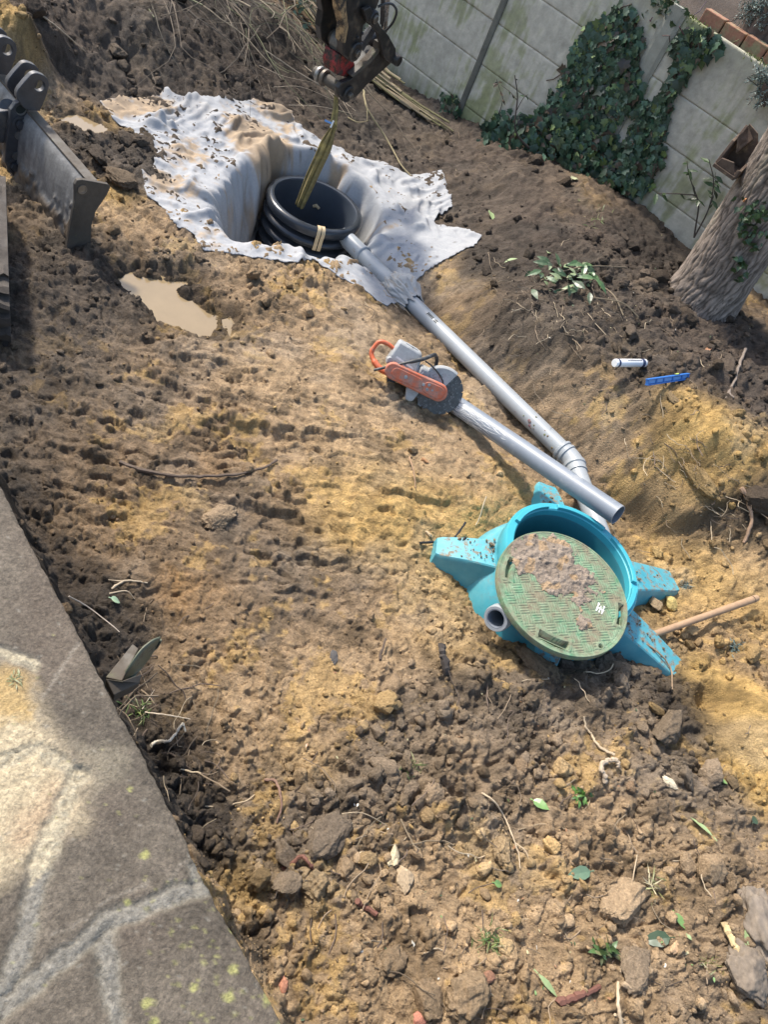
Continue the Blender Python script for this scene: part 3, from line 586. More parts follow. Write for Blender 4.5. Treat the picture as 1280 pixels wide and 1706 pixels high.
# ------------------------------------------------------------------ concrete fence
def build_fence():
    root = empty('concrete_fence', WP, 'weathered concrete panel fence with mossy plates and slim posts behind the dug earth', 'fence')
    def sp(s, z, off=0): p = WP+WT*s+WN*off; return V([p[0], p[1], z])
    posts = [3.02, 1.62, .235, -1.16, -2.55, -3.95]
    top = 1.76
    rows = [-.25, .32, .68, 1.01, 1.33, top]
    def col_fn(X, Zz, seed):
        n = fbm(X+seed*3.1, Zz, .5, 5, 300); n2 = fbm(X, Zz, .07, 4, 301); st = fbm(X*5, Zz*.6, .25, 4, 302)
        c = np.stack([np.full(X.shape, v) for v in (.46, .43, .36)], -1)*(1+.35*n+.22*n2)[..., None]
        moss = np.clip(sstep(-.05, .35, n+.45*st+.25*n2)*.7 + sstep(.65, .05, Zz-.15*n)*.6*sstep(-.4, .3, st)+.25*sstep(1.45, 1.78, Zz+.2*n2), 0, .85)[..., None]
        c = c*(1-moss)+np.array([.20, .215, .095])*(1+.4*n2[..., None])*moss
        low = sstep(.36, .05, Zz-.1*n)[..., None]*.55; c = c*(1-low)+np.array([.10, .115, .045])*low
        pale = sstep(.2, .5, fbm(X, Zz, .6, 3, 305))[..., None]*.35; c = c*(1-pale)+np.array([.47, .42, .37])*pale
        return np.clip(c, .02, .7)
    for i in range(len(posts)-1):
        a, b = posts[i], posts[i+1]
        for r in range(len(rows)-1):
            z0, z1 = rows[r], rows[r+1]
            ns, nz = 120, max(12, int((z1-z0)/.012))
            sg = np.linspace(a-.02, b+.02, ns); zg = np.linspace(z0+.0015, z1-.0015, nz)
            Sg, Zg = np.meshgrid(sg, zg, indexing='ij')
            off = .004*fbm(Sg, Zg, .25, 4, 310+i)+.002*fbm(Sg, Zg, .04, 3, 311)+.012*(rng.random()-.5)
            e = np.minimum(Zg-z0, z1-Zg); off = off-(.0018 if r in (1, 4) else .003)*np.exp(-(e-.002)/.003)
            P = WP[None, None, :2]+WT[None, None, :2]*Sg[..., None]+WN[None, None, :2]*off[..., None]
            front = np.concatenate([P, Zg[..., None]], -1).reshape(-1, 3)
            back = front-np.append(WN[:2]*.05, 0)
            F = grid_faces(ns, nz); n = len(front)
            idx = np.arange(n).reshape(ns, nz)
            ring = np.concatenate([idx[:, 0], idx[-1, 1:], idx[-2::-1, -1], idx[0, -2:0:-1]])
            side = np.stack([ring, ring+n, np.roll(ring, -1)+n, np.roll(ring, -1)], 1)
            c = col_fn(Sg, Zg, i).reshape(-1, 3)
            np_mesh('panel', np.concatenate([front, back]), np.concatenate([F, F[:, ::-1]+n, side]), M_conc, np.concatenate([c, c]), root)
    for k, s in enumerate(posts):
        mb = MB(); zs = np.linspace(-.3, top+.02, 40)
        w = .052 if k != 3 else .075
        for z0, z1 in zip(zs[:-1], zs[1:]):
            pass
        prof = [(-w, -.03), (-w, .012), (-w*.55, .024), (w*.55, .024), (w, .012), (w, -.03)]
        if k in (2,): prof = [(-.03, -.03), (-.03, .008), (-.018, .014), (.018, .014), (.03, .008), (.03, -.03)]
        vs = []; cs = []
        for z in zs:
            for u, o in prof: vs.append(sp(s+u, z, o))
            g = .12 if k == 2 else .26
            q = g*(1+.25*float(pn(np.array([s*7.]), np.array([z*6.]), 7)[0])); cs += [(q, q*.99, q*.84)]*len(prof)
        n = len(prof); fs = [(i*n+j, i*n+(j+1) % n, (i+1)*n+(j+1) % n, (i+1)*n+j) for i in range(len(zs)-1) for j in range(n)]
        fs += [tuple((len(zs)-1)*n+j for j in range(n))]
        mb.add(vs, fs); mb.c = cs; mb.build('post', M_conc, root, smooth=0, recalc=True)
    # neighbour's side
    nb = MB(); a = WP+WT*4-WN*.06; b = WP-WT*8-WN*.06
    g = np.linspace(-8, 4, 120); h = np.linspace(.06, 6, 60); Sg, Hg = np.meshgrid(g, h, indexing='ij')
    P = WP[None, None, :2]+WT[None, None, :2]*Sg[..., None]-WN[None, None, :2]*Hg[..., None]
    zz = 1.50+.05*fbm(Sg, Hg, .4, 4, 321)+.25*sstep(.4, 2.5, Hg)
    n1 = fbm(Sg, Hg, .3, 5, 322)[..., None]
    cc = np.array([.085, .062, .045])*(1+.6*n1)
    o = np_mesh('neighbour_ground', np.concatenate([P, zz[..., None]], -1).reshape(-1, 3), grid_faces(120, 60), M_soil, np.clip(cc, .02, .5).reshape(-1, 3)); tag(o, kind='structure')
    # brick edging
    mb = MB(); d = WT; s = -1.26
    while s > -1.9:
        L = .19; p = WP+WT*(s-L/2)-WN*.24
        z = 1.735+.012*rng.random(); mb.box([p[0], p[1], z], (L-.012, .10, .17), (WT, WN, (0, 0, 1))); s -= L
    b = mb.build('brick_edging', M_brick, smooth=0, bevel=.006); tag(b, 'low reddish brick edging just behind the concrete fence at upper right', 'brick edging')
build_fence()
# ------------------------------------------------------------------ drain pipe
def curve(pts, n=24):
    """smooth Catmull-Rom through pts"""
    pts = [V(p) for p in pts]; P = [2*pts[0]-pts[1]]+pts+[2*pts[-1]-pts[-2]]; out = []
    for i in range(1, len(P)-2):
        for k in range(n):
            t = k/n; a, b, c, d = P[i-1], P[i], P[i+1], P[i+2]
            out.append(.5*((2*b)+(c-a)*t+(2*a-5*b+4*c-d)*t*t+(3*b-a-3*c+d)*t**3))
    return out+[pts[-1]]
def build_pipes():
    PR = .056
    root = empty('drain_pipe', (P_S+P_E)/2, 'long light grey drain pipe running from the black ring to the turquoise tank', 'pipe')
    d = unit(P_E-P_S); Lg = np.linalg.norm(P_E-P_S)
    def q(t): return P_S+d*t
    MB().pipe([P_S-d*.06, q(Lg*.5), P_E-d*.07], PR, PR-.005, 32).build('pipe_run', M_pvc, root)
    s = MB(); s.pipe([q(-.06), q(.20)], PR+.007, PR-.004, 32); s.tube([q(.19), q(.197), q(.215), q(.222)], [PR+.007, PR+.014, PR+.014, PR+.006], 32)
    s.build('socket', M_pvc, root)
    # elbow
    d2 = unit(P_END-P_E)
    el = curve([P_E-d*.10, P_E-d*.03, P_E+d2*.03, P_E+d2*.10], 8)
    e = MB().tube(el, PR+.006, 32)
    for t in (-.11, -.075): e.tube([P_E+d*t, P_E+d*(t+.006), P_E+d*(t+.02), P_E+d*(t+.026)], [PR+.004, PR+.013, PR+.013, PR+.004], 32)
    e.tube([P_E+d2*.02, P_E+d2*.026, P_E+d2*.05, P_E+d2*.056], [PR+.006, PR+.012, PR+.012, PR+.006], 32)
    e.build('elbow', M_pvc, root)
    MB().pipe([P_E+d2*.08, P_E+d2*.6], PR, PR-.005, 28).build('pipe_stub', M_pvc, root)
    # small printed marks and mud flecks on the pipe
    up = unit(unit(CP-q(1.1))-d*(unit(CP-q(1.1))@d)); sd = np.cross(d, up)
    mb = MB()
    def fleck(t, a, sx, sy, mb, h=.002):
        n = up*math.cos(a)+sd*math.sin(a); tn = np.cross(d, n); c = q(t)+n*(PR+h*.5)
        mb.box(c, (sx, sy, h), (d, tn, n))
    for k in range(5): fleck(1.02+.013*k, -.5, .007, .020, mb)
    fleck(1.02+.09, -.55, .03, .006, mb); fleck(1.02+.09, -.35, .03, .006, mb)
    mb.build('print', M_dark, root, smooth=0)
    mb = MB(); r2 = random.Random(3)
    for k in range(40):
        t = r2.choice([2.05, 2.2, 2.6, 2.9, 3.1, 2.75])+r2.gauss(0, .10); a = r2.uniform(-.7, .8)
        if t > Lg-.1: continue
        n = up*math.cos(a)+sd*math.sin(a); c = q(t)+n*PR; r = r2.uniform(.003, .009)
        mb.lathe([(r*1.2, -.002), (r, r*.3), (0.0005, r*.55)], c, (d, np.cross(n, d), n), 8, col=tuple(r2.uniform(.6, 1.1)*v for v in (.26, .2, .14)))
    tag(mb.build('mud_flecks', M_mud, root), kind='stuff')
    # loose pipe
    root = empty('loose_pipe', (L_F+L_N)/2, 'loose dark grey pipe with dusty end lying from the saw blade to above the tank', 'pipe')
    MB().pipe([L_F, (L_F+L_N)/2, L_N], .055, .0495, 36).build('pipe_body', M_pvc2, root)
    d = unit(L_N-L_F); up = unit(unit(CP-L_F)-d*(unit(CP-L_F)@d)); sd = np.cross(d, up)
    mb = MB(); r2 = random.Random(9)
    for k in range(130):      # streaks of cutting dust lying along the pipe
        t = abs(r2.gauss(0, .22)); a = r2.uniform(-.5, 1.15); L = r2.uniform(.03, .14); w = r2.uniform(.03, .09)
        if t+L > .52: continue
        vs = []; n = 6
        for i in range(n+1):
            f = i/n; ww = w*math.sin(PI*min(max(f, .04), .96)); ac = a+.12*math.sin(f*3+k)
            for sg in (-1, 1):
                q_ = ac+sg*ww*.5; vs.append(L_F+d*(t+L*f)+(up*math.cos(q_)+sd*math.sin(q_))*.0557)
        mb.add(vs, [(2*i, 2*i+1, 2*i+3, 2*i+2) for i in range(n)])
    mb.build('cutting_dust', M_dust, root)
    # short stub with socket sticking out beside the lid
    a = at(826, 1031, .20); b = at(864, 1010, .10); dd = unit(b-a)
    root = empty('pipe_elbow', b, 'short grey pipe socket poking out under the left side of the green lid', 'pipe fitting')
    e = MB(); e.pipe([a, a+dd*.012, a+dd*.05, a+dd*.06, b+dd*.05], [.058, .062, .062, .054, .052] , .046, 32)
    e.build('pipe_body', M_pvc, root)
    MB().pipe([a+dd*.001, a+dd*.045], .0455, .041, 32).build('rubber_seal', M_pvc2, root)
_pipe = MB.pipe
def pipe2(s, pts, ro, ri, seg=28, col=None):
    o = MB().tube(pts, ro, seg, False); i = MB().tube(pts, ri, seg, False)
    n = len(o.v); vs = o.v+i.v; fs = o.f+[tuple(reversed([k+n for k in f])) for f in i.f]; L = n-seg
    for k in range(seg):
        k2 = (k+1) % seg
        fs.append((k2, k, n+k, n+k2)); fs.append((L+k, L+k2, n+L+k2, n+L+k))
    return s.add(vs, fs, col)
MB.pipe = pipe2
build_pipes()
# ------------------------------------------------------------------ turquoise tank and lid
def build_tank():
    root = empty('plastic_tank', [TANK[0], TANK[1], -.1], 'turquoise plastic tank with radial feet half buried in sand under a green lid', 'tank')
    c = V([TANK[0], TANK[1], 0])
    # neck + skirt
    MB().lathe([(.50, -.42), (.47, -.2), (.44, -.02), (.41, .06), (.385, .10), (.365, .13), (.36, .20)], c, seg=72).build('body', M_tank, root, smooth=50)
    rim = MB().lathe([(.357, .17), (.366, .185), (.366, .272), (.360, .282), (.325, .282), (.318, .275), (.316, .24)], c, seg=96)
    rim.build('rim', M_tankrim, root, smooth=40)
    MB().lathe([(.316, .24), (.312, .232), (.303, .10), (.300, -.28), (.001, -.29)], c, seg=96).build('inner_wall', M_tankshade, root, smooth=40)
    # raised arcs along the inside edge of the rim
    mb = MB()
    for a0, a1 in ((-38, 5), (12, 60), (70, 118), (128, 172)):
        vs = []; n = 14
        for i in range(n+1):
            q = math.radians(a0+(a1-a0)*i/n)
            for r, z in ((.346, .280), (.346, .300), (.322, .300), (.322, .280)): vs.append(c+[r*math.cos(q), r*math.sin(q), z])
        fs = [(i*4+k, i*4+(k+1) % 4, i*4+4+(k+1) % 4, i*4+4+k) for i in range(n) for k in range(4)]+[(0, 1, 2, 3), (4*n+3, 4*n+2, 4*n+1, 4*n)]
        mb.add(vs, fs)
    mb.build('rim_rib', M_tankrim, root, smooth=30, bevel=.002, recalc=True)
    for ang, r, zt, hw in LEGS:
        a = math.radians(ang); e = V([math.cos(a), math.sin(a), 0]); w = V([-e[1], e[0], 0])
        mb = MB(); secs = []
        K_ = 12
        for i in range(K_+1):
            f = i/K_; rr = .33+(r-.33)*f
            zz = .16*(1-f)**1.15+zt*(1-(1-f)**1.15)+.012*math.sin(f*PI)
            tw = hw*(.60-.20*f)*(1 if f < .97 else .86); bw = hw*(1.45-.75*f); zb = -.34+.10*f
            secs.append([c+e*rr-w*bw+[0, 0, zb], c+e*rr-w*(tw*1.10)+[0, 0, zz-.022], c+e*rr-w*tw*1.02+[0, 0, zz-.006], c+e*rr-w*tw*.94+[0, 0, zz], c+e*rr+w*tw*.94+[0, 0, zz], c+e*rr+w*tw*1.02+[0, 0, zz-.006], c+e*rr+w*(tw*1.10)+[0, 0, zz-.022], c+e*rr+w*bw+[0, 0, zb]])
        n = 8; vs = [p for s in secs for p in s]
        fs = [(i*n+k, i*n+k+1, (i+1)*n+k+1, (i+1)*n+k) for i in range(K_) for k in range(n-1)]+[tuple(K_*n+k for k in range(n))]
        mb.add(vs, fs); lg = mb.build('foot', M_tank, root, smooth=24, recalc=True)
        p = c+e*(r-.055)+[0, 0, zt+.004]
        hl = MB().lathe([(.019, .001), (.017, .0045), (.0125, .0045), (.0115, .001), (.0115, -.006)], p, seg=20).build('foot_eyelet', M_tankrim, root)
        hl = MB().lathe([(.0001, .0018), (.0120, .0018)], p, seg=20).build('bolt_hole', M_dark, root, smooth=0, recalc=True)
    # inlet bump for the pipe
    # inlet sleeve inside
    p = c+V([.30*math.cos(.55), .30*math.sin(.55), .08]); d = unit(c+[0, 0, .06]-p)
    MB().pipe([p-d*.02, p+d*.05], .055, .048, 24).build('inlet_sleeve', M_black, root)
build_tank()
def build_lid():
    lc = at(939, 985, .312); n = unit([-.03, -.085, 1]); ex = unit(np.cross([0, 1, 0], n)); ey = np.cross(n, ex); A = (ex, ey, n); R = .330
    root = empty('tank_lid', lc, 'round green plastic lid with woven tread and mud lying askew on the tank', 'lid')
    def P(x, y, z=0): return lc+ex*x+ey*y+n*z
    def loc(px, py): q = onplane(px, py, lc, n)-lc; return q@ex, q@ey
    # handles: recess positions on the disc
    HN = [(loc(922, 1069), .072, .022), (loc(1036, 1025), .060, .017), (loc(848, 946), .060, .013)]
    hl = loc(1001, 1077)
    # disc top as a fine grid with raised basket-weave bars
    N = 280; g = np.linspace(-R, R, N); Xg, Yg = np.meshgrid(g, g, indexing='ij'); r = np.hypot(Xg, Yg)
    T = .052; a = .6; u = (Xg*math.cos(a)+Yg*math.sin(a))/T; v = (-Xg*math.sin(a)+Yg*math.cos(a))/T
    par = (np.floor(u)+np.floor(v)) % 2; fu = u-np.floor(u); fv = v-np.floor(v)
    bar = np.where(par < 1, np.abs((fu*4) % 1-.5), np.abs((fv*4) % 1-.5)); inside = (np.minimum(fu, 1-fu) > .06) & (np.minimum(fv, 1-fv) > .06)
    h = .0026*sstep(.38, .22, bar)*inside*(r < R-.025)
    rec = np.zeros(r.shape, bool); flat = np.zeros(r.shape, bool)
    for (hx, hy), L, w in HN:
        q = math.atan2(hy, hx); rad = math.hypot(hx, hy)
        uu = (Xg*math.cos(q)+Yg*math.sin(q))-rad*np.cos(np.arctan2(-Xg*math.sin(q)+Yg*math.cos(q), rad))+.0; vv = -Xg*math.sin(q)+Yg*math.cos(q)
        rec |= (np.abs(uu) < w) & (np.abs(vv) < L); flat |= (np.abs(uu) < w+.016) & (np.abs(vv) < L+.016)
    hole = np.hypot(Xg-hl[0], Yg-hl[1]); rec |= hole < .011; flat |= hole < .022
    h = np.where(flat, .004, h); h = np.where(rec, -.034, h)
    h = np.where(r > R-.02, .0015, h)
    ok = r < R-.003; idx = np.arange(N*N).reshape(N, N); F = grid_faces(N, N); okf = ok.ravel()[F].all(1)
    pts = lc+ex*Xg.reshape(-1, 1)+ey*Yg.reshape(-1, 1)+n*h.reshape(-1, 1)
    F = F[okf]; used = np.unique(F); remap = -np.ones(N*N, int); remap[used] = np.arange(len(used))
    np_mesh('tread_plate', pts[used], remap[F], M_lid, None, root)
    e = MB().lathe([(R-.012, -.0005), (R-.009, .0035), (R-.002, .004), (R, .001), (R, -.030), (R-.004, -.034), (R-.03, -.034), (R-.03, -.045), (.001, -.045)], lc, A, 96); e.build('edge_band', M_lid, root, smooth=40)
    for (hx, hy), L, w in HN[:2]:
        q = math.atan2(hy, hx); er = ex*math.cos(q)+ey*math.sin(q); et = -ex*math.sin(q)+ey*math.cos(q); c0 = P(hx, hy)
        MB().box(c0-n*.036+er*.004, (L*1.9, w*1.9, .003), (et, er, n)).build('handle_recess', M_dark, root, smooth=0)
        MB().box(c0-n*.010+er*w*.45, (L*1.95, .004, .02), (et, er, n)).build('grip', M_lid, root, smooth=0)
    # white chalk mark, three ragged strokes
    mb = MB()
    b0 = loc(993, 1018); du = unit(V([*loc(1000, 1000), 0])-V([*b0, 0])); dv = V([-du[1], du[0], 0])
    for k, (o, L) in enumerate(((0, .050), (-.014, .040), (-.028, .048))):
        for j in range(5):
            s = V([b0[0], b0[1], 0])+dv*o+du*(L*j/5); wd = .0034+.0014*math.sin(k*3+j*2)
            p0 = s-dv*wd; p1 = s+dv*wd*(.9); p2 = s+dv*wd+du*(L/5*1.1); p3 = s-dv*wd*.8+du*(L/5*1.1)
            mb.add([P(q_[0], q_[1], .0042+.0002*k) for q_ in (p0, p1, p2, p3)], [(0, 1, 2, 3)])
    q0 = V([b0[0], b0[1], 0])+du*.02
    mb.add([P(*(q0+dv*.004)[:2], .0048), P(*(q0+dv*.004+du*.006)[:2], .0048), P(*(q0-dv*.034+du*.008)[:2], .0048), P(*(q0-dv*.034+du*.001)[:2], .0048)], [(0, 1, 2, 3)])
    mb.build('chalk_mark', M_white, root, smooth=0, recalc=True)
    # mud lying on the lid: a thin uneven crust on the far half
    N = 260; g = np.linspace(-R, R, N); Xg, Yg = np.meshgrid(g, g, indexing='ij'); r = np.hypot(Xg, Yg)
    fx, fy = loc(900, 925); gx, gy = loc(985, 990); kx, ky = loc(972, 1040)
    f = fbm(Xg, Yg, .12, 5, 401); f2 = fbm(Xg, Yg, .03, 3, 402); w1, w2, wc = worley(Xg, Yg, .035, 403)
    d1 = np.hypot((Xg-fx), (Yg-fy)); ax = unit(V([gx-fx, gy-fy])); al = (Xg-fx)*ax[0]+(Yg-fy)*ax[1]; ac = -(Xg-fx)*ax[1]+(Yg-fy)*ax[0]
    m = 1.0-((al-.07)/.27)**2-(ac/.155)**2
    m = np.maximum(m, .75-(np.hypot(Xg-kx, Yg-ky)/.05)**2)
    q2 = loc(870, 945); m = np.maximum(m, .5-(np.hypot(Xg-q2[0], Yg-q2[1])/.09)**2)
    m = m+1.0*f+.55*f2-.10
    th = .013*sstep(0, .9, m)*(.55+1.2*np.clip(.6-w1, 0, 1)+.5*f2)+.0035*sstep(.0, .12, m)
    ok = (m > 0) & (r < R-.006); F = grid_faces(N, N); okf = ok.ravel()[F].all(1); F = F[okf]; used = np.unique(F); remap = -np.ones(N*N, int); remap[used] = np.arange(len(used))
    pts = lc+ex*Xg.reshape(-1, 1)+ey*Yg.reshape(-1, 1)+n*(.0015+th).reshape(-1, 1)
    c = np.array([.23, .185, .145])*(1+.5*f+.4*f2)[..., None]; sel = (wc > .8)[..., None]; c = np.where(sel, c*.6+np.array([.42, .26, .11])*.4, c)
    np_mesh('mud_crust', pts[used], remap[F], M_mud, np.clip(c, .02, .6).reshape(-1, 3)[used], root)
    return lc, ex, ey, n, loc, R
LID = build_lid()
# ------------------------------------------------------------------ corrugated ring with strap and sling
def build_ring():
    c = V([RING[0], RING[1], 0]); zt = RING[2]
    root = empty('corrugated_ring', [RING[0], RING[1], zt-.5], 'black corrugated plastic ring standing in the cloth lined pit', 'shaft ring')
    R = RR; prof = [(R-.055, zt-.52), (R-.058, zt-.02), (R-.05, zt-.004), (R-.035, zt), (R-.012, zt-.004), (R, zt-.018), (R+.004, zt-.045), (R-.004, zt-.068), (R-.045, zt-.080)]
    z = zt-.080
    for k in range(5):
        for i in range(9):
            a = PI*i/8; prof.append((R-.050+.056*math.sin(a)**.8, z-.012-.078*(i/8)))
        z -= .094
        prof.append((R-.050, z))
    MB().lathe(prof[2:], c, seg=96).build('corrugated_wall', M_black, root, smooth=50)
    MB().lathe(prof[:3], c, seg=96).build('inner_wall', M_ringin, root, smooth=50)
    MB().lathe([(.001, zt-.50), (R-.056, zt-.50)], c, seg=64).build('ring_floor', M_ringin, root, smooth=0, recalc=True)
    # two straps looped over the near rim
    p = at(530, 368, zt-.03); a = math.atan2(p[1]-c[1], p[0]-c[0])
    for k, da in enumerate((-.045, .045)):
        mb = MB(); q = a+da; e = V([math.cos(q), math.sin(q), 0]); t = V([-e[1], e[0], 0]); w = .013
        path = [(R-.066, zt-.12), (R-.063, zt-.02), (R-.05, zt+.005), (R-.035, zt+.008), (R-.012, zt+.004), (R+.006, zt-.016), (R+.010, zt-.045), (R+.004, zt-.07), (R+.006, zt-.11), (R+.009, zt-.14), (R+.004, zt-.165)]
        vs = []
        for r, z in path:
            for s, o in ((-1, 0), (1, 0), (1, -.004), (-1, -.004)): vs.append(c+e*(r+o)+t*w*s+[0, 0, z])
        n = len(path); mb.add(vs, [(i*4+j, i*4+(j+1) % 4, i*4+4+(j+1) % 4, i*4+4+j) for i in range(n-1) for j in range(4)]+[(0, 1, 2, 3), (4*n-1, 4*n-2, 4*n-3, 4*n-4)])
        o = mb.build('strap', M_strap, None, smooth=40, recalc=True)
        tag(o, ['pale strap over the black ring rim, the one farther from the grey pipe', 'pale strap over the black ring rim, the one nearer the grey pipe'][k], 'strap', 'pale straps looped over the ring rim')
    return c
build_ring()
PINP = at(583, 158, .74)                      # near end of the lower pin
AW = unit((at(592, 88, 1.05)-at(547, 57, 1.05))*[1, 1, 0])   # along the pins, towards the camera
def build_sling():
    T = PINP-AW*.10-[0, 0, .06]
    J = T + (at(558, 208, .53)-T)*1.0
    zt = RING[2]; B1 = at(506, 333, zt-.02); B2 = B1+V([0, 0, -.32])
    root = empty('lifting_sling', J, 'olive lifting sling hanging from the excavator arm into the black ring', 'sling')
    B = at(502, 336, zt-.03)
    # broad folded web
    d = unit(B-J); vdir = unit(CP-J); side = unit(np.cross(d, vdir)); nrm = np.cross(side, d)
    mb = MB(); n = 40; K_ = 11; vs = []
    for i in range(n+1):
        f = i/n*1.08; c = J+(B-J)*f; w = .017+.026*sstep(0, .3, f)-.010*sstep(.6, 1.05, f)
        for k in range(K_):
            u = (k/(K_-1)-.5)*2
            o = .016*math.cos(u*2.6+.3)+.010*math.sin(u*7+.6*math.sin(f*6))+.012*(abs(u) < .25)*-1
            vs.append(c+side*u*w*(1+.05*math.sin(f*9+u))+nrm*o)
    fs = [(i*K_+k, i*K_+k+1, (i+1)*K_+k+1, (i+1)*K_+k) for i in range(n) for k in range(K_-1)]
    mb.add(vs, fs); o = mb.build('webbing', M_web, root, smooth=60); md = o.modifiers.new('solid', 'SOLIDIFY'); md.thickness = .006; md.offset = 0
    mb = MB()
    for s in (-1, 1):
        mb.tube([T+side*.006*s, (T+J)/2+side*.010*s, J+side*.016*s+d*.03], [.009, .011, .012], 8)
    mb.build('webbing_loop', M_web, root)
    # pale cord continuing inside the ring, and tag
    p0 = at(536, 301, zt-.06); p1 = at(530, 325, zt-.12); p2 = at(526, 346, zt-.2)
    mb = MB(); mb.tube([p0, p1, p2], [.008, .006, .011], 8); mb.tube([p2-[.02, 0, 0], p2+[0, 0, .02], p2+[.025, .01, 0]], .012, 8)
    mb.build('cord', M_strap, root)
    mb = MB(); q = J+side*.018; mb.box(q+nrm*.02, (.012, .004, .05), (side, nrm, d)); mb.build('white_tag', M_white, root, smooth=0)
    mb = MB(); mb.box(q+side*.03+nrm*.02, (.05, .004, .012), (side+d*.1, nrm, d-side*.1)); mb.build('blue_tag', M_bluel, root, smooth=0)
build_sling()
# ------------------------------------------------------------------ excavator arm end
def build_arm():
    A0 = PINP
    def Q(x, y, back=0): return onplane(x, y, A0-AW*back, AW)
    root = empty('excavator_arm', A0-AW*.1+[0, 0, .4], 'greasy excavator arm end with pins and linkage holding the sling above the black ring', 'excavator arm')
    W_ = .235
    # dipper end: two cheeks and webs between them
    ck = [(566,-60),(650,-90),(640,-20),(628,14),(606,44),(603,68),(602,92),(594,103),(583,103),(573,93),(571,72),(576,46),(572,18)]
    near = [Q(x, y, 0) for x, y in ck]
    MB().prism(near, -AW*.055).build('cheek_plate', M_gsteel, root, smooth=0, bevel=.006)
    MB().prism([p-AW*(W_-.05) for p in near], -AW*.05).build('cheek_plate', M_gsteel, root, smooth=0, bevel=.006)
    # worn front flange of near cheek
    fl = [(564.5,-60),(573,-60),(577,18),(580,46),(575,72),(570,72),(573,46),(566,18)]
    MB().prism([Q(x, y, .0)+AW*.004 for x, y in fl], -AW*.062).build('worn_flange', M_rusty, root, smooth=0, bevel=.003)
    MB().prism([Q(x, y, .06) for x, y in [(575,-60),(655,-90),(640,-14),(622,12),(600,30),(582,28)]], -AW*(W_-.115)).build('inner_web', M_gsteel, root, smooth=0, bevel=.004)
    ctrB = Q(590, 86)
    def pin(name, c, r, out, back, m=M_pin, nub=None, par=root):
        mb = MB(); mb.lathe([(.0005, out), (r*.86, out), (r, out-.008), (r, -back+.006), (r*.9, -back), (.0005, -back)], c, (unit(np.cross([0, 0, 1], AW)), np.cross(AW, unit(np.cross([0, 0, 1], AW))), AW), 32)
        o = mb.build(name, m, par, smooth=40)
        if nub:
            e1 = unit(np.cross([0, 0, 1], AW)); n2 = MB().lathe([(.0005, out+nub[1]), (nub[0]*.75, out+nub[1]), (nub[0], out+nub[1]-.006), (nub[0], out-.01)], c, (e1, np.cross(AW, e1), AW), 24); n2.build('pin_nub', M_pin, o, smooth=40)
        return o
    # main pivot
    pin('pivot_collar', ctrB, .060, .022, .035, M_gsteel, (.022, .022))
    pin('wear_ring', ctrB-AW*.036, .063, .0, .028, M_rusty)
    pin('pivot_pin', ctrB, .047, .0, W_+.05, M_pin)
    pin('pivot_collar', ctrB-AW*(W_+.004), .055, .0, .04, M_rusty)
    # bright bush between the cheeks
    pin('bush', ctrB-AW*.085, .066, .0, .075, M_steel)
    # upper pin
    c = Q(614, 25); pin('link_pin', c, .044, .055, .02, M_gsteel, (.026, .014)); pin('link_boss', c-AW*.02, .056, .0, .09, M_gsteel)
    # tilt link from the upper pin to the coupler
    lk = [(607,18),(618,12),(634,44),(648,60),(660,82),(660,98),(651,106),(642,100),(638,84),(630,56),(612,36)]
    MB().prism([Q(x, y, -.045) for x, y in lk], -AW*.03).build('tilt_link', M_gsteel, root, smooth=0, bevel=.005)
    MB().prism([Q(x, y, .19) for x, y in lk], -AW*.03).build('tilt_link', M_gsteel, root, smooth=0, bevel=.005)
    c = Q(652, 94); pin('link_pin', c, .037, .075, .26, M_gsteel)
    # power link: from the dipper down to coupler
    lk = [(621,46),(628,50),(612,76),(606,86),(602,82),(606,70)]
    MB().prism([Q(x, y, .04) for x, y in lk], -AW*.03).build('power_link', M_dsteel, root, smooth=0, bevel=.004)
    c = Q(628, 68, .08); pin('bush', c, .048, .0, .09, M_dsteel)
    # quick coupler body
    cp = [(636,72),(642,70),(651,80),(656,96),(650,108),(634,122),(612,142),(600,156),(592,164),(578,168),(566,160),(564,148),(570,139),(584,133),(600,120),(618,104),(630,90)]
    MB().prism([Q(x, y, .0) for x, y in cp], -AW*.035).build('coupler_plate', M_gsteel, root, smooth=0, bevel=.005)
    MB().prism([Q(x, y, W_-.06) for x, y in cp], -AW*.035).build('coupler_plate', M_gsteel, root, smooth=0, bevel=.005)
    ed = [(632,72),(637,71),(634,86),(620,103),(604,118),(588,130),(586,127),(601,114),(617,98),(629,84)]
    MB().prism([Q(x, y, -.006) for x, y in ed], -AW*.045).build('coupler_edge', M_mudsteel, root, smooth=0, bevel=.003)
    rd = [(566,92),(586,96),(592,108),(590,122),(580,130),(562,126),(560,110)]
    MB().prism([Q(x, y, .045) for x, y in rd], -AW*(W_-.115)).build('coupler_block', M_red, root, smooth=0, bevel=.006)
    MB().prism([Q(x, y, .036) for x, y in [(600,116),(622,98),(640,92),(648,100),(630,120),(604,140),(592,140),(590,126)]], -AW*(W_-.10)).build('coupler_web', M_mattsteel, root, smooth=0, bevel=.004)
    # lower hook pin with its collars
    c = Q(579, 157)
    pin('hook_collar', c, .054, .018, .03, M_gsteel, (.022, .024)); pin('hook_collar', c-AW*.045, .054, .0, .03, M_pin)
    pin('hook_pin', c, .036, .0, W_+.06, M_mudsteel)
    pin('hook_collar', c-AW*(W_-.045), .056, .0, .03, M_pin); pin('hook_collar', c-AW*(W_+.0), .053, .0, .028, M_steel)
    # cylinder rod and hoses
    MB().tube([Q(652, -70, .12), Q(641, 54, .12)], .017, 16).build('cylinder_rod', M_chrome, root)
    MB().tube([Q(640, -70, .10), Q(636, 40, .10)], .012, 12).build('guard_bar', M_dsteel, root)
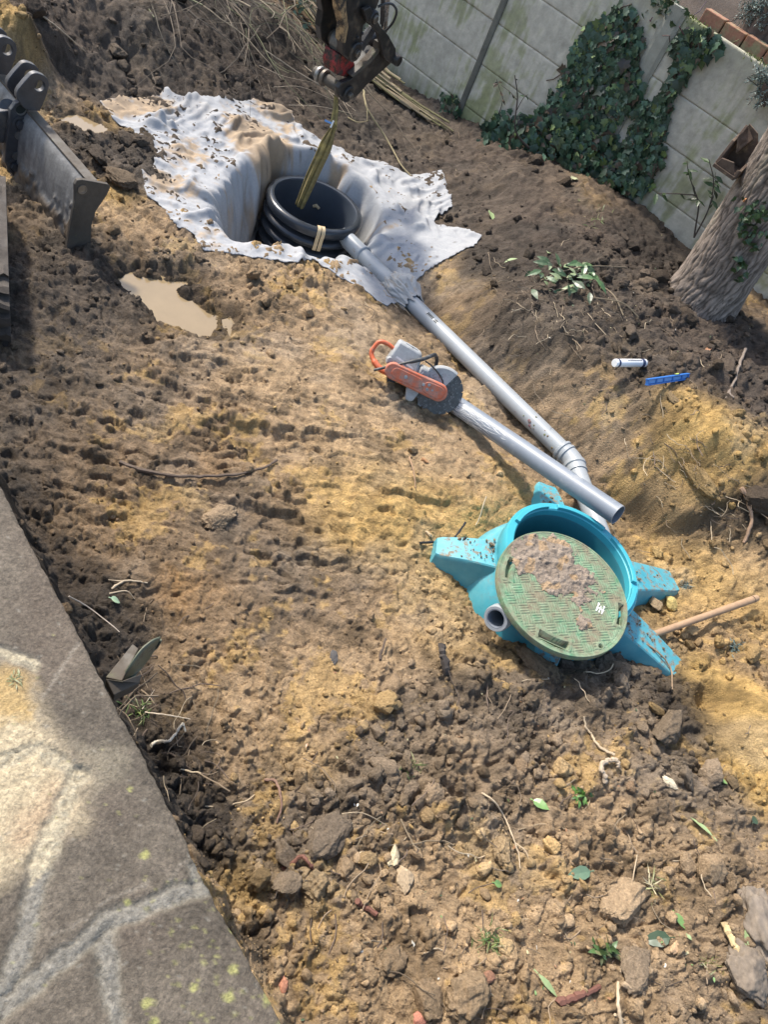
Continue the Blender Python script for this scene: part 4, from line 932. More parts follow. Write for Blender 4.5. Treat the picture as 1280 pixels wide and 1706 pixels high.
    MB().tube(curve([Q(630, 12, .02), Q(642, 7, .0), Q(654, 8, .0), Q(661, 20, .0), Q(655, 38, .02), Q(643, 52, .06)], 8), .008, 10).build('hydraulic_hose', M_saw_d, root)
    MB().tube(curve([Q(646, -60, .02), Q(640, -10, .0), Q(640, 20, .03), Q(637, 45, .06)], 8), .008, 10).build('hydraulic_hose', M_saw_d, root)
    # bolts
    for x, y in ((602, 74), (596, 62), (604, 56)):
        MB().cyl(Q(x, y)-AW*.005, Q(x, y)+AW*.008, .009, 6).build('bolt', M_dsteel, root, smooth=0)
build_arm()
# ------------------------------------------------------------------ dozer blade
def build_blade():
    QE = at(150, 305, .40); A = unit((at(165, 298, .42)-at(62, 180, .42))*[1, 1, 0]); Bv = np.cross([0, 0, 1], A)
    def Q(x, y, o=0): return onplane(x, y, QE+A*o, A)
    root = empty('dozer_blade', [QE[0], QE[1], 0], 'muddy grey excavator dozer blade with lifting ears standing on the earth beside the puddle', 'dozer blade')
    L0 = np.linalg.norm(at(165, 298, .42)-at(62, 180, .42)); L = L0+1.0
    fpx = [(150,303),(139,318),(131,345),(126,375),(121,405),(116,432),(111,462)]
    f = curve([Q(x, y, -.004) for x, y in fpx], 8); n = len(f); nb = 170; vs = []
    inw = unit(np.cross(A, [0, 0, 1])); inw = inw if inw@(CP-QE) < 0 else -inw
    J, I = np.meshgrid(np.arange(nb+1)*L/nb, np.arange(n)/(n-1), indexing='ij')
    n1 = fbm(J, I*.45, .30, 4, 660); n2 = fbm(J, I*.45, .05, 4, 661); n3 = fbm(J*2.5, I*.12, .1, 3, 662)
    md = sstep(-.04, .10, I-.52+.55*n1+.22*n2)
    th = md*(.010+.014*np.clip(n2+.3, 0, 1)+.012*np.clip(n1, 0, 1))
    for j in range(nb+1):
        for i, p in enumerate(f): vs.append(p-A*L*j/nb-inw*th[j, i])
    for j in range(nb+1):
        for p in f: vs.append(p-A*L*j/nb+inw*.035)
    st = np.array([.17, .166, .16])*(1+.5*n3+.3*n2)[..., None]; mc = np.array([.105, .080, .058])*(1+.5*n2+.3*n1)[..., None]
    scr = sstep(.25, .45, n3+.4*n1)[..., None]*.4; st = st*(1-scr)+np.array([.10, .09, .075])*scr
    cc = np.clip(st*(1-md[..., None])+mc*md[..., None], .01, .5).reshape(-1, 3)
    m = (nb+1)*n
    fs = [(j*n+i, j*n+i+1, (j+1)*n+i+1, (j+1)*n+i) for j in range(nb) for i in range(n-1)]
    fs += [tuple(reversed([k+m for k in q])) for q in fs]
    fs += [(i, i+m, i+1+m, i+1) for i in range(n-1)]+[(j*n, (j+1)*n, (j+1)*n+m, j*n+m) for j in range(nb)]
    bp = MB().add(vs, fs); bp.c = [tuple(c) for c in cc]*2; bp.build('blade_plate', M_blademix, root, smooth=40, recalc=True)
    # top flange with mud
    t0 = Q(147, 304); mb = MB(); mb.prism([t0-[0, 0, .012], t0+[0, 0, .004], t0+[0, 0, .006]+inw*.055, t0-[0, 0, .02]+inw*.055], -A*L)
    mb.build('top_flange', M_mudsteel, root, smooth=0, bevel=.004)
    # end plate
    ep = [(125,308),(129,301),(137,300),(160,304),(181,308),(184,313),(178,326),(160,352),(153,375),(151,409),(157,432),(166,456),(108,456),(111,414),(120,362),(125,337)]
    MB().prism([Q(x, y, .018) for x, y in ep], -A*.022).build('end_plate', M_mudsteel, root, smooth=0, bevel=.003)
    ee = unit(np.cross([0, 0, 1], A))
    MB().lathe([(.026, .0), (.026, .004), (.021, .004), (.021, .001), (.0005, .001)], Q(137, 316, .0185), (ee, np.cross(A, ee), A), 28).build('hole_rim', M_steel, root)
    # mounting bracket
    off = -L0*.99
    br = [(18,184),(26,173),(33,170),(40,171),(48,181),(57,195),(56,222),(52,246),(41,288),(28,303),(8,272),(10,241)]
    def QB(x, y, o=0): return onplane(x, y, at(45, 178, .40)+A*o, A)
    bk = MB().prism([QB(x, y, .05) for x, y in br], -A*.03).build('mounting_bracket', M_dsteel, root, smooth=0, bevel=.004)
    for x, y, r in ((33, 207, .030), (24, 277, .030)):
        c = QB(x, y, .051); mb = MB(); mb.lathe([(r*1.5, 0), (r*1.5, .005), (r*1.1, .006), (r*1.1, .0)], c, (ee, np.cross(A, ee), A), 24)
        mb.tube([c, c+A*.022], r*.85, 6); mb.build('bolt', M_dsteel, bk, smooth=25)
    for x, y in ((31, 226), (27, 260)):
        c = QB(x, y, .051); MB().lathe([(.024, 0), (.024, .006), (.0005, .006)], c, (ee, np.cross(A, ee), A), 20).build('bolt', M_steel, bk, smooth=30)
    # shiny crescent of the bracket's eye
    c = QB(35, 184, .051); mb = MB(); vs = []
    for i in range(17):
        a = math.radians(-170+200*i/16); d = ee*math.cos(a)+np.cross(A, ee)*math.sin(a); wv = .012*math.sin(PI*i/16)
        vs += [c+d*.030, c+d*(.030-wv)]
    mb.add([p+A*.002 for p in vs], [(2*i, 2*i+1, 2*i+3, 2*i+2) for i in range(16)]); mb.build('eye_rim', M_steel, bk, smooth=0, recalc=True)
    MB().lathe([(.028, .0008), (.0005, .0008)], c, (ee, np.cross(A, ee), A), 24).build('eye_hole', M_dark, bk, smooth=0, recalc=True)
    # hydraulic link to the left of the bracket
    MB().prism([QB(x, y, .02) for x, y in [(-70,196),(20,184),(20,240),(-70,236)]], -A*.06).build('push_arm', M_dsteel, root, smooth=0, bevel=.006)
    MB().cyl(QB(14, 180, .0), QB(14, 180, -.08), .045, 24).build('push_pin', M_dsteel, root)
    # ears in pairs
    ear = [(27,163),(28,153),(40,138),(52,125),(58,122.5),(64,123),(74,127),(80,133),(82,142),(80,152),(77,161),(71,176),(66,186),(42,184)]
    hol = (66, 144)
    def QR(x, y, o=0): return onplane(x, y, at(66, 176, .46)+A*o, A)
    def earm(d):
        pts = [QR(x, y)+A*d for x, y in ear]; hc = QR(*hol)+A*d; th = .032; N = 40
        # outer boundary resampled against the hole circle
        out = []
        for i in range(N):
            a = 2*PI*i/N; e = ee*math.cos(a)+np.cross(A, ee)*math.sin(a); best = 0
            pp = [((p-hc)@ee, (p-hc)@np.cross(A, ee)) for p in pts]
            dx, dy = math.cos(a), math.sin(a)
            for j in range(len(pp)):
                (x1, y1), (x2, y2) = pp[j], pp[(j+1) % len(pp)]
                den = dx*(y2-y1)-dy*(x2-x1)
                if abs(den) < 1e-9: continue
                t = (x1*(y2-y1)-y1*(x2-x1))/den; s_ = (x1*dy-y1*dx)/den
                if t > 0 and -1e-6 <= s_ <= 1+1e-6: best = max(best, t)
            out.append((hc+e*best, hc+e*.030))
        vs = []
        for o_, i_ in out: vs += [o_, i_, o_-A*th, i_-A*th]
        fs = []
        for i in range(N):
            a = i*4; b = ((i+1) % N)*4
            fs += [(a, b, b+1, a+1), (a+2, a+3, b+3, b+2), (a, a+2, b+2, b), (a+1, b+1, b+3, a+3)]
        return MB().add(vs, fs)
    for k, d in enumerate((0, -.11, -.38, -.49)):
        earm(d).build('lifting_ear', M_dsteel, root, smooth=25, bevel=.003, recalc=True)
    # muddy crawler track seen at the frame's left edge
    root = empty('crawler_track', at(-40, 430, .05), 'mud caked dark crawler track half out of view left of the dozer blade', 'crawler track')
    c = at(-38, 425, .15); ux = unit(at(-30, 340, .2)-at(-30, 480, .2)); ux = unit(ux*[1, 1, 0]); uy = np.cross([0, 0, 1], ux)
    N = 120; pr = []
    for i in range(N):
        s = i/N
        hw = .55; hr = .19
        a = 2*PI*s; x = math.copysign(abs(math.cos(a))**.45, math.cos(a))*hw; z = math.copysign(abs(math.sin(a))**.8, math.sin(a))*hr
        k = 1+.07*(1 if (i % 6) < 3 else 0); pr.append((x*k, z*k))
    mb = MB(); vs = []
    nw = 14
    for j in range(nw+1):
        w = (j/nw-.5)*.28
        for x, z in pr: 
            g = .012*float(pn(np.array([x*9+j]), np.array([z*9+j*.7]), 3)[0]); vs.append(c+ux*(x+g)+uy*w+[0, 0, z+g])
    fs = [(j*N+i, j*N+(i+1) % N, (j+1)*N+(i+1) % N, (j+1)*N+i) for j in range(nw) for i in range(N)]+[tuple(range(N)), tuple(nw*N+k for k in reversed(range(N)))]
    mb.add(vs, fs); mb.build('track_belt', M_track, root, smooth=35, recalc=True)
build_blade()
# ------------------------------------------------------------------ geotextile sheet
def build_cloth():
    pl = [(163,172),(200,160),(270,159),(340,164),(420,168),(470,175),(490,190),(492,205),(520,222),(545,242),(570,246),(590,262),(640,270),(690,293),(712,290),(733,284),(745,310),(755,348),(735,358),(722,370),(760,378),(803,391),(802,402),(770,420),(720,450),(700,465),(690,480),(676,478),(668,500),(645,512),(620,495),(590,474),(556,458),(524,438),(490,438),(455,434),(400,428),(335,417),(318,392),(290,377),(262,342),(240,327),(232,300),(233,280),(255,275),(262,252),(235,230),(208,214),(188,198)]
    pp = []
    for x, y in pl:
        p = ground(x, y); pp.append(p[:2])
    pp = np.array(pp); lo = pp.min(0)-.06; hi = pp.max(0)+.06; ds = .0165
    gx = np.arange(lo[0], hi[0], ds); gy = np.arange(lo[1], hi[1], ds); X, Y = np.meshgrid(gx, gy, indexing='ij'); nx, ny = X.shape
    sd = poly_sd(X+.03*fbm(X, Y, .3, 2, 501), Y+.03*fbm(X, Y, .3, 2, 502), pp)
    rr = np.hypot(X-RING[0], Y-RING[1]); alive = (sd < 0) & (rr > RR-.16)
    global CLOTHP; CLOTHP = pp
    # ground under the sheet on a finer regular grid
    gg = .012; fx = np.arange(lo[0]-.3, hi[0]+.3, gg); fy = np.arange(lo[1]-.3, hi[1]+.3, gg); FX, FY = np.meshgrid(fx, fy, indexing='ij')
    G = Hm(FX, FY)+.6*relief(FX, FY)
    def gz(x, y):
        u = np.clip((x-fx[0])/gg, 0, len(fx)-1.01); v = np.clip((y-fy[0])/gg, 0, len(fy)-1.01); i = u.astype(int); j = v.astype(int); a = u-i; b = v-j
        return (G[i, j]*(1-a)+G[i+1, j]*a)*(1-b)+(G[i, j+1]*(1-a)+G[i+1, j+1]*a)*b
    # slack: folds running towards the pit and along the sheet
    hc = np.mean(HOLE, 0); ang = np.arctan2(Y-hc[1], X-hc[0]); rad = np.hypot(X-hc[0], Y-hc[1])
    wob = fbm(X, Y, .35, 3, 510)
    far_ = sstep(.5, 1.1, rad)
    def ridge(n, w): return np.clip(1-np.abs(n)/(w*1.9), 0, 1)**1.25
    th = .9*fbm(X, Y, 1.3, 2, 509)+.35          # fold direction drifts over the sheet
    U1 = X*np.cos(th)+Y*np.sin(th); V1 = -X*np.sin(th)+Y*np.cos(th)
    r1 = ridge(pn(ang*2.2+wob*.8, rad*.7, 511), .16)
    r2_ = ridge(pn(U1/.95+.3*wob, V1/.26, 512), .15); r4 = ridge(pn(U1*.6/.8+V1*.8/.8, -U1*.8/.20+V1*.6/.20, 514), .13)
    fold = .085*r1*(1-.7*far_)+.085*r2_*(.35+.65*far_)+.045*r4+.05*sstep(-.05, .5, fbm(X, Y, .55, 2, 515))
    fold *= .45+.55*sstep(-.3, .3, fbm(X, Y, .6, 2, 516))
    fold *= .75+.25*sstep(-1.0, -1.75, X)
    fold *= .35+.65*sstep(-.15, .12, fbm(X, Y, .45, 2, 519))
    edge = sstep(-.10, -.01, sd)                  # the rim curls under in places
    fold += .015*edge*sstep(-.1, .4, fbm(X, Y, .4, 2, 517))
    z0 = gz(X, Y); P = np.stack([X, Y, z0+.012+fold], -1)
    def sh(a, di, dj):
        i0 = slice(max(0, -di), nx-max(0, di)); j0 = slice(max(0, -dj), ny-max(0, dj)); i1 = slice(max(0, di), nx+min(0, di)); j1 = slice(max(0, dj), ny+min(0, dj)); return i0, j0, i1, j1
    exc = 1.0+.005*np.clip(fbm(X, Y, .3, 3, 520), 0, 1)
    cons = []
    for di, dj, st, batches in ((1, 0, 1., 2), (0, 1, 1., 2), (1, 1, .5, 2), (1, -1, .5, 2), (2, 0, .5, 2), (0, 2, .5, 2), (4, 0, .3, 2), (0, 4, .3, 2)):
        i0, j0, i1, j1 = sh(P, di, dj)
        L = np.linalg.norm(P[i1, j1]-P[i0, j0], axis=-1)*exc[i0, j0]; ok = alive[i0, j0] & alive[i1, j1]
        n0 = L.shape; I, J = np.meshgrid(np.arange(n0[0]), np.arange(n0[1]), indexing='ij')
        par = (I//max(di, 1)) % 2 if di else (J//max(abs(dj), 1)) % 2
        for b in range(2): cons.append((i0, j0, i1, j1, L, (ok & (par == b)).astype(float)*st*.5))
    vel = np.zeros_like(P); pd = unit(P_E-P_S)
    for it in range(60):
        vel *= .90; vel[..., 2] -= .0011; old = P.copy(); P = P+vel
        for k in range(5):
            for i0, j0, i1, j1, L, w in cons:
                d = P[i1, j1]-P[i0, j0]; l = np.sqrt((d*d).sum(-1))+1e-9; c = d*((l-L)/l*w)[..., None]
                P[i0, j0] += c; P[i1, j1] -= c
        # pipe and ring push the sheet aside
        q = P-P_S; t = np.clip(q@pd, .0, 1.0); rv = q-t[..., None]*pd; dl = np.linalg.norm(rv, axis=-1)
        m_ = (dl < .064) & (t > .02); rv[..., 2] -= .03*m_; dl2 = np.linalg.norm(rv, axis=-1)+1e-9
        P = np.where(m_[..., None], P_S+t[..., None]*pd+rv/dl2[..., None]*.064, P)
        e = P[..., :2]-RING[:2]; re = np.hypot(e[..., 0], e[..., 1])+1e-9; m_ = (re < RR+.014) & (P[..., 2] < RING[2]+.02) & (P[..., 2] > -.50) & (re > .2)
        P[..., :2] = np.where(m_[..., None], RING[:2]+e/re[..., None]*(RR+.014), P[..., :2])
        g = gz(P[..., 0], P[..., 1])+.008; hit = P[..., 2] < g
        P[..., 2] = np.where(hit, g, P[..., 2])
        vel = P-old; near = P[..., 2] < g+.004
        fr = np.where(near, .25, .92)[..., None]; P[..., :2] = old[..., :2]+(P[..., :2]-old[..., :2])*fr; vel = (P-old)
        vl = np.linalg.norm(vel, axis=-1, keepdims=True); vel = vel*np.minimum(1, .012/(vl+1e-9))
    e = np.stack([hc[0]-P[..., 0], hc[1]-P[..., 1]], -1); e /= np.linalg.norm(e, axis=-1, keepdims=True)+1e-9
    sh_ = poly_sd(P[..., 0], P[..., 1], HOLE); wm = sstep(.06, -.02, sh_)*sstep(-.30, -.14, sh_)*sstep(RR+.02, RR+.12, np.hypot(P[..., 0]-RING[0], P[..., 1]-RING[1]))
    an = np.arctan2(P[..., 1]-hc[1], P[..., 0]-hc[0]); dep_ = P[..., 2]
    fw = .055*ridge(pn(an*4.5+.8*dep_+.5*wob, an*0+3.3+dep_*.8, 560), .2)+.035*ridge(pn(an*9+dep_*1.5, dep_*1.2+7, 561), .22)
    P[..., :2] += e*(fw*wm)[..., None]
    A_ = alive.astype(float)
    for q in range(1):
        acc = np.zeros_like(P); wt = np.zeros(A_.shape)
        for di, dj in ((1, 0), (-1, 0), (0, 1), (0, -1)):
            i0, j0, i1, j1 = sh(P, di, dj); acc[i0, j0] += P[i1, j1]*A_[i1, j1][..., None]; wt[i0, j0] += A_[i1, j1]
        P = np.where((wt > 1)[..., None], P*.6+.4*acc/np.maximum(wt, 1)[..., None], P)
    F = grid_faces(nx, ny); okf = alive.ravel()[F].all(1); F = F[okf]; used = np.unique(F); rm = -np.ones(nx*ny, int); rm[used] = np.arange(len(used))
    n1 = fbm(X, Y, .35, 5, 530); n2 = fbm(X, Y, .06, 4, 531); n3 = fbm(X, Y, .02, 3, 532)
    c = np.stack([np.full(X.shape, v) for v in (.335, .340, .348)], -1)
    g = gz(P[..., 0], P[..., 1]); 
    d = np.clip(sstep(.02, .5, n1+.4*n2+.15)*.75, 0, 1)
    spots = [(425,236,44,1.2),(300,250,44,.6),(260,185,30,.8),(460,190,26,1.1),(560,290,20,.5),(640,380,18,.6),(345,272,22,.6),(300,320,40,.5),(270,300,26,.8),(400,350,50,.35),(350,395,30,.5),(200,180,26,.9),(480,215,20,.7)]
    dd = np.full(X.shape, -.55)
    for x, y, r, w in spots:
        p = ground(x, y); rw = r*np.linalg.norm(p-CP)/FPX; dd = np.maximum(dd, w*np.exp(-((X-p[0])**2+(Y-p[1])**2)/(rw*rw*1.6))-.5)
    left = sstep(-1.0, -1.9, X)
    f = sstep(-.12, .22, dd+.0+.55*n1+.45*n2+.2*n3+.05*left)[..., None]
    sand = np.array([.33, .24, .15])*(1+.5*n2)[..., None]
    dk = sstep(.1, .5, fbm(X, Y, .25, 3, 540))[..., None]; sand = sand*(1-dk*.5)
    c = c*(1-f*.88)+sand*f*.88
    fl, _, cc = worley(X, Y, .05, 541); fk = ((fl < .12) & (cc > .80)).astype(float)[..., None]*.6; c = c*(1-fk)+np.array([.10, .08, .06])*fk
    c = c*(1-.10*np.clip(n2, 0, 1)[..., None])
    sy = sstep(.25, .5, fbm(X+5, Y, .5, 3, 545))[..., None]*.12; c = c*(1-sy)+np.array([.45, .38, .28])*sy
    root = empty('geotextile_sheet', [hc[0], hc[1], 0], 'crumpled white geotextile sheet with mud stains lining the pit around the black ring', 'sheet')
    o = np_mesh('sheet', P.reshape(-1, 3)[used], rm[F], M_cloth, np.clip(c, .02, .8).reshape(-1, 3)[used], root)
    sub = o.modifiers.new('sub', 'SUBSURF'); sub.levels = 1; sub.render_levels = 1
    md = o.modifiers.new('solid', 'SOLIDIFY'); md.thickness = .005; md.offset = 1
    # gathered end bunched round the grey pipe
    d = unit(P_E-P_S); t0 = None
    best = min(np.linspace(.3, 2.2, 200), key=lambda t: abs(_px(P_S+d*t)[0]-668)); cc0 = P_S+d*best
    up = unit(V([0, 0, 1])-d*d[2]); sdv = np.cross(d, up)
    nu, nv = 90, 46; U, Vv = np.meshgrid(np.linspace(0, 2*PI, nu), np.linspace(-.12, .15, nv), indexing='ij')
    cu = np.cos(U)*3; su = np.sin(U)*3
    rip = np.abs(pn(cu*1.7+Vv*2.5, su*1.7+Vv*2, 551))*.75+np.abs(pn(cu*.6+9, su*.6-Vv*5, 552))*.45
    r = .064+.085*np.exp(-((Vv-.0)/.10)**2)*(.25+rip)+.03*np.clip(-np.sin(U), 0, 1)*(.5+rip)
    ax = Vv+.05*pn(cu, su+3, 553)
    pts = cc0+d*ax[..., None]+(up*np.sin(U)[..., None]+sdv*np.cos(U)[..., None])*r[..., None]
    pts[..., 2] -= .10*np.clip(-np.sin(U), 0, 1)*np.exp(-((Vv-.03)/.08)**2)
    n1 = pn(cu*2, su*2+Vv*20, 554); col = np.array([.42, .42, .41])*(1+.25*n1)[..., None]; fm = sstep(.0, .4, n1+.3*pn(cu*5, su*5+Vv*40, 555))[..., None]*.6; col = col*(1-fm)+np.array([.30, .24, .17])*fm
    o = np_mesh('gathered_end', pts.reshape(-1, 3), grid_faces(nu, nv), M_cloth, np.clip(col, .02, .8).reshape(-1, 3), root)
    md = o.modifiers.new('solid', 'SOLIDIFY'); md.thickness = .005; md.offset = 0
def _px(p):
    q = V(p)-CP; dep = q@CF; return 640+FPX*(q@CR)/dep, 853-FPX*(q@CU)/dep
build_cloth()
# ------------------------------------------------------------------ disc cutter
def build_saw():
    g0 = ground(690, 672); o = V([at(680, 650, .09)[0], at(680, 650, .09)[1], g0[2]+.03])
    f = unit((at(725, 668, .12)-at(635, 629, .12))*[1, 1, 0]); f = unit(f+V([0, 0, -.05])); right = unit(np.cross(f, [0, 0, 1])); up = np.cross(right, f)
    # leaning a little onto its side away from the camera
    ln = math.radians(28); right, up = right*math.cos(ln)+up*math.sin(ln), up*math.cos(ln)-right*math.sin(ln)
    def p(x, y, z): return o+f*x+right*y+up*z
    AX = (f, right, up)
    root = empty('disc_cutter', o, 'dusty orange and grey petrol disc cutter lying on sandy earth at the pipe end', 'disc cutter')
    def rbox(x0, x1, y0, y1, z0, z1): return MB().box(p((x0+x1)/2, (y0+y1)/2, (z0+z1)/2), (x1-x0, y1-y0, z1-z0), AX)
    rbox(-.17, .06, -.075, .05, .03, .12).build('engine_body', M_saw_d, root, smooth=30, bevel=.008)
    # cover: tapered top
    mb = MB(); b = [(-.195, -.095, .09), (.012, -.095, .09), (.012, .054, .09), (-.195, .054, .09)]; t = [(-.170, -.08, .238), (-.02, -.08, .226), (-.02, .030, .226), (-.170, .030, .238)]
    mb.add([p(*q) for q in b+t], [(3,2,1,0),(4,5,6,7),(0,1,5,4),(1,2,6,5),(2,3,7,6),(3,0,4,7)]); cv = mb.build('engine_cover', M_sawgrey, root, smooth=30, bevel=.014)
    mb = MB()
    for x0, x1, y0, y1 in ((-.13, -.05, -.045, .01),):
        mb.prism([p(x0, y0, .2345), p(x1, y0, .228), p(x1, y1, .228), p(x0, y1, .2345)], up*.005)
    mb.build('cover_emblem', M_sawgrey, cv, smooth=0, bevel=.002)
    mb = MB()
    mb.add([p(-.15, .0475, .155), p(-.03, .0485, .135), p(-.03, .0500, .124), p(-.15, .0495, .143)], [(0, 1, 2, 3)]); mb.build('stripe', M_dust, cv, smooth=0)
    rbox(.0, .075, -.06, .045, .075, .165).build('silencer', M_sawgrey, root, smooth=30, bevel=.016)
    mb = MB()
    for k in range(4): mb.box(p(.02+.014*k, .052, .10), (.006, .012, .05), AX)
    mb.build('cooling_fins', M_saw_d, root, smooth=0)
    # belt guard
    def stad(x0, x1, r0, r1, z0, z1, n=14):
        a = [(x0+r0*math.cos(q), z0+r0*math.sin(q)) for q in np.linspace(PI/2, 3*PI/2, n)]
        return a+[(x1+r1*math.cos(q), z1+r1*math.sin(q)) for q in np.linspace(-PI/2, PI/2, n)]
    s = stad(-.135, .155, .048, .052, .075, .078); MB().prism([p(x, .058, z) for x, z in s], right*.042).build('belt_guard', M_orange, root, smooth=30, bevel=.008)
    s = stad(-.11, .02, .030, .030, .075, .077); MB().prism([p(x, .100, z) for x, z in s], right*.004).build('guard_panel', M_orange, root, smooth=30, bevel=.003)
    s = stad(.09, .15, .034, .036, .078, .078); MB().prism([p(x, .100, z) for x, z in s], right*.005).build('guard_panel', M_orange, root, smooth=30, bevel=.003)
    for x, z, r in ((-.055, .078, .011), (.055, .083, .009), (.085, .095, .009), (.085, .068, .009), (.115, .075, .006)):
        c = p(x, .100, z); MB().lathe([(.0005, .007), (r*.55, .007), (r*.6, .005), (r, .006), (r, 0)], c, (f, np.cross(right, f)*1, right), 16).build('bolt', M_sawgrey, root, smooth=30)
    # handles
    h = curve([p(-.16, -.02, .17), p(-.22, -.02, .185), p(-.268, -.02, .175), p(-.285, -.015, .13), p(-.282, -.01, .095), p(-.25, .01, .065), p(-.20, .03, .045), p(-.15, .04, .045)], 6)
    MB().tube(h, [.0115]*8+[.0125]*12+[.014]*10+[.019]*(len(h)-30), 12).build('rear_handle', M_orange2, root)
    MB().tube([p(-.18, .04, .12), p(-.175, .07, .12)], [.016, .014], 14).build('starter_knob', M_sawgrey, root)
    h = curve([p(-.235, .085, .03), p(-.18, .085, .075), p(-.09, .082, .145), p(-.01, .07, .205), p(.03, .03, .238), p(.055, -.04, .245), p(.085, -.085, .215), p(.10, -.095, .15), p(.095, -.09, .10)], 6)
    n = len(h); MB().tube(h, [.008]*14+[.0115]*(n-14), 12).build('front_handle', M_saw_d, root)
    # blade guard: part annulus
    c = p(.165, .025, .078); mb = MB(); vs = []; N = 26
    for i in range(N+1):
        a = math.radians(70+128*i/N); d = f*math.cos(a)+up*math.sin(a)
        for r, y in ((.02, .022), (.136, .020), (.146, .010), (.146, -.022), (.136, -.030), (.02, -.030)): vs.append(c+d*r*(1+.0*i)+right*y)
    mb.add(vs, [(i*6+k, i*6+(k+1) % 6, i*6+6+(k+1) % 6, i*6+6+k) for i in range(N) for k in range(6)]+[tuple(range(6)), tuple(N*6+k for k in reversed(range(6)))])
    mb.build('blade_guard', M_sawgrey, root, smooth=30, bevel=.003, recalc=True)
    MB().prism([p(x, .01, z) for x, z in ((.10, .20), (.135, .215), (.15, .195), (.12, .17))], right*.035).build('guard_lever', M_sawgrey, root, smooth=30, bevel=.006)
    MB().prism([p(x, -.01, z) for x, z in ((.06, .06), (.13, .05), (.11, -.055), (.085, -.05))], right*.035).build('guard_flap', M_sawgrey, root, smooth=30, bevel=.006)
    # blade with segmented rim
    mb = MB(); vs = []; N = 16*12; R = .138
    for i in range(N):
        a = 2*PI*i/N; d = f*math.cos(a)+up*math.sin(a); r = R if i % 12 not in (0,) else R-.012
        for rr, y in ((.012, .002), (r-.016, .002), (r, .0024), (r, -.0024), (r-.016, -.002), (.012, -.002)): vs.append(c+d*rr+right*y)
    mb.add(vs, [(i*6+k, i*6+(k+1) % 6, ((i+1) % N)*6+(k+1) % 6, ((i+1) % N)*6+k) for i in range(N) for k in range(6)])
    bl = mb.build('cutting_disc', M_blade, root, smooth=20, recalc=True)
    mb = MB(); r2 = random.Random(2)
    for i in range(10):
        a = r2.uniform(-1.4, 1.0); d = f*math.cos(a)+up*math.sin(a); t = np.cross(right, d); q = c+d*r2.uniform(.07, .105)+right*.0035; mb.box(q, (.008, .004, .001), (t, d, right))
    mb.build('disc_glint', M_steel, bl, smooth=0)
    MB().tube([c+right*.0, c+right*.012], .03, 24).build('clamp_flange', M_saw_d, bl, smooth=30)
    MB().tube(curve([p(.01, .055, .20), p(.06, .05, .19), p(.12, .05, .165), p(.16, .045, .13), p(.15, .05, .10)], 6), .0045, 8).build('water_hose', M_saw_d, root)
    MB().tube(curve([p(-.09, .075, .14), p(-.05, .09, .10), p(.0, .09, .105), p(.03, .06, .14)], 6), .004, 8).build('throttle_cable', M_sawgrey, root)
    MB().prism([p(x, .03, z) for x, z in ((-.03, .04), (.06, .04), (.045, -.035), (.03, -.045), (.0, -.045))], right*.05).build('support_foot', M_sawgrey, root, smooth=30, bevel=.008)
    MB().prism([p(x, -.07, z) for x, z in ((-.15, .04), (-.08, .04), (-.09, -.02), (-.13, -.02))], right*.04).build('support_foot', M_saw_d, root, smooth=30, bevel=.006)
build_saw()
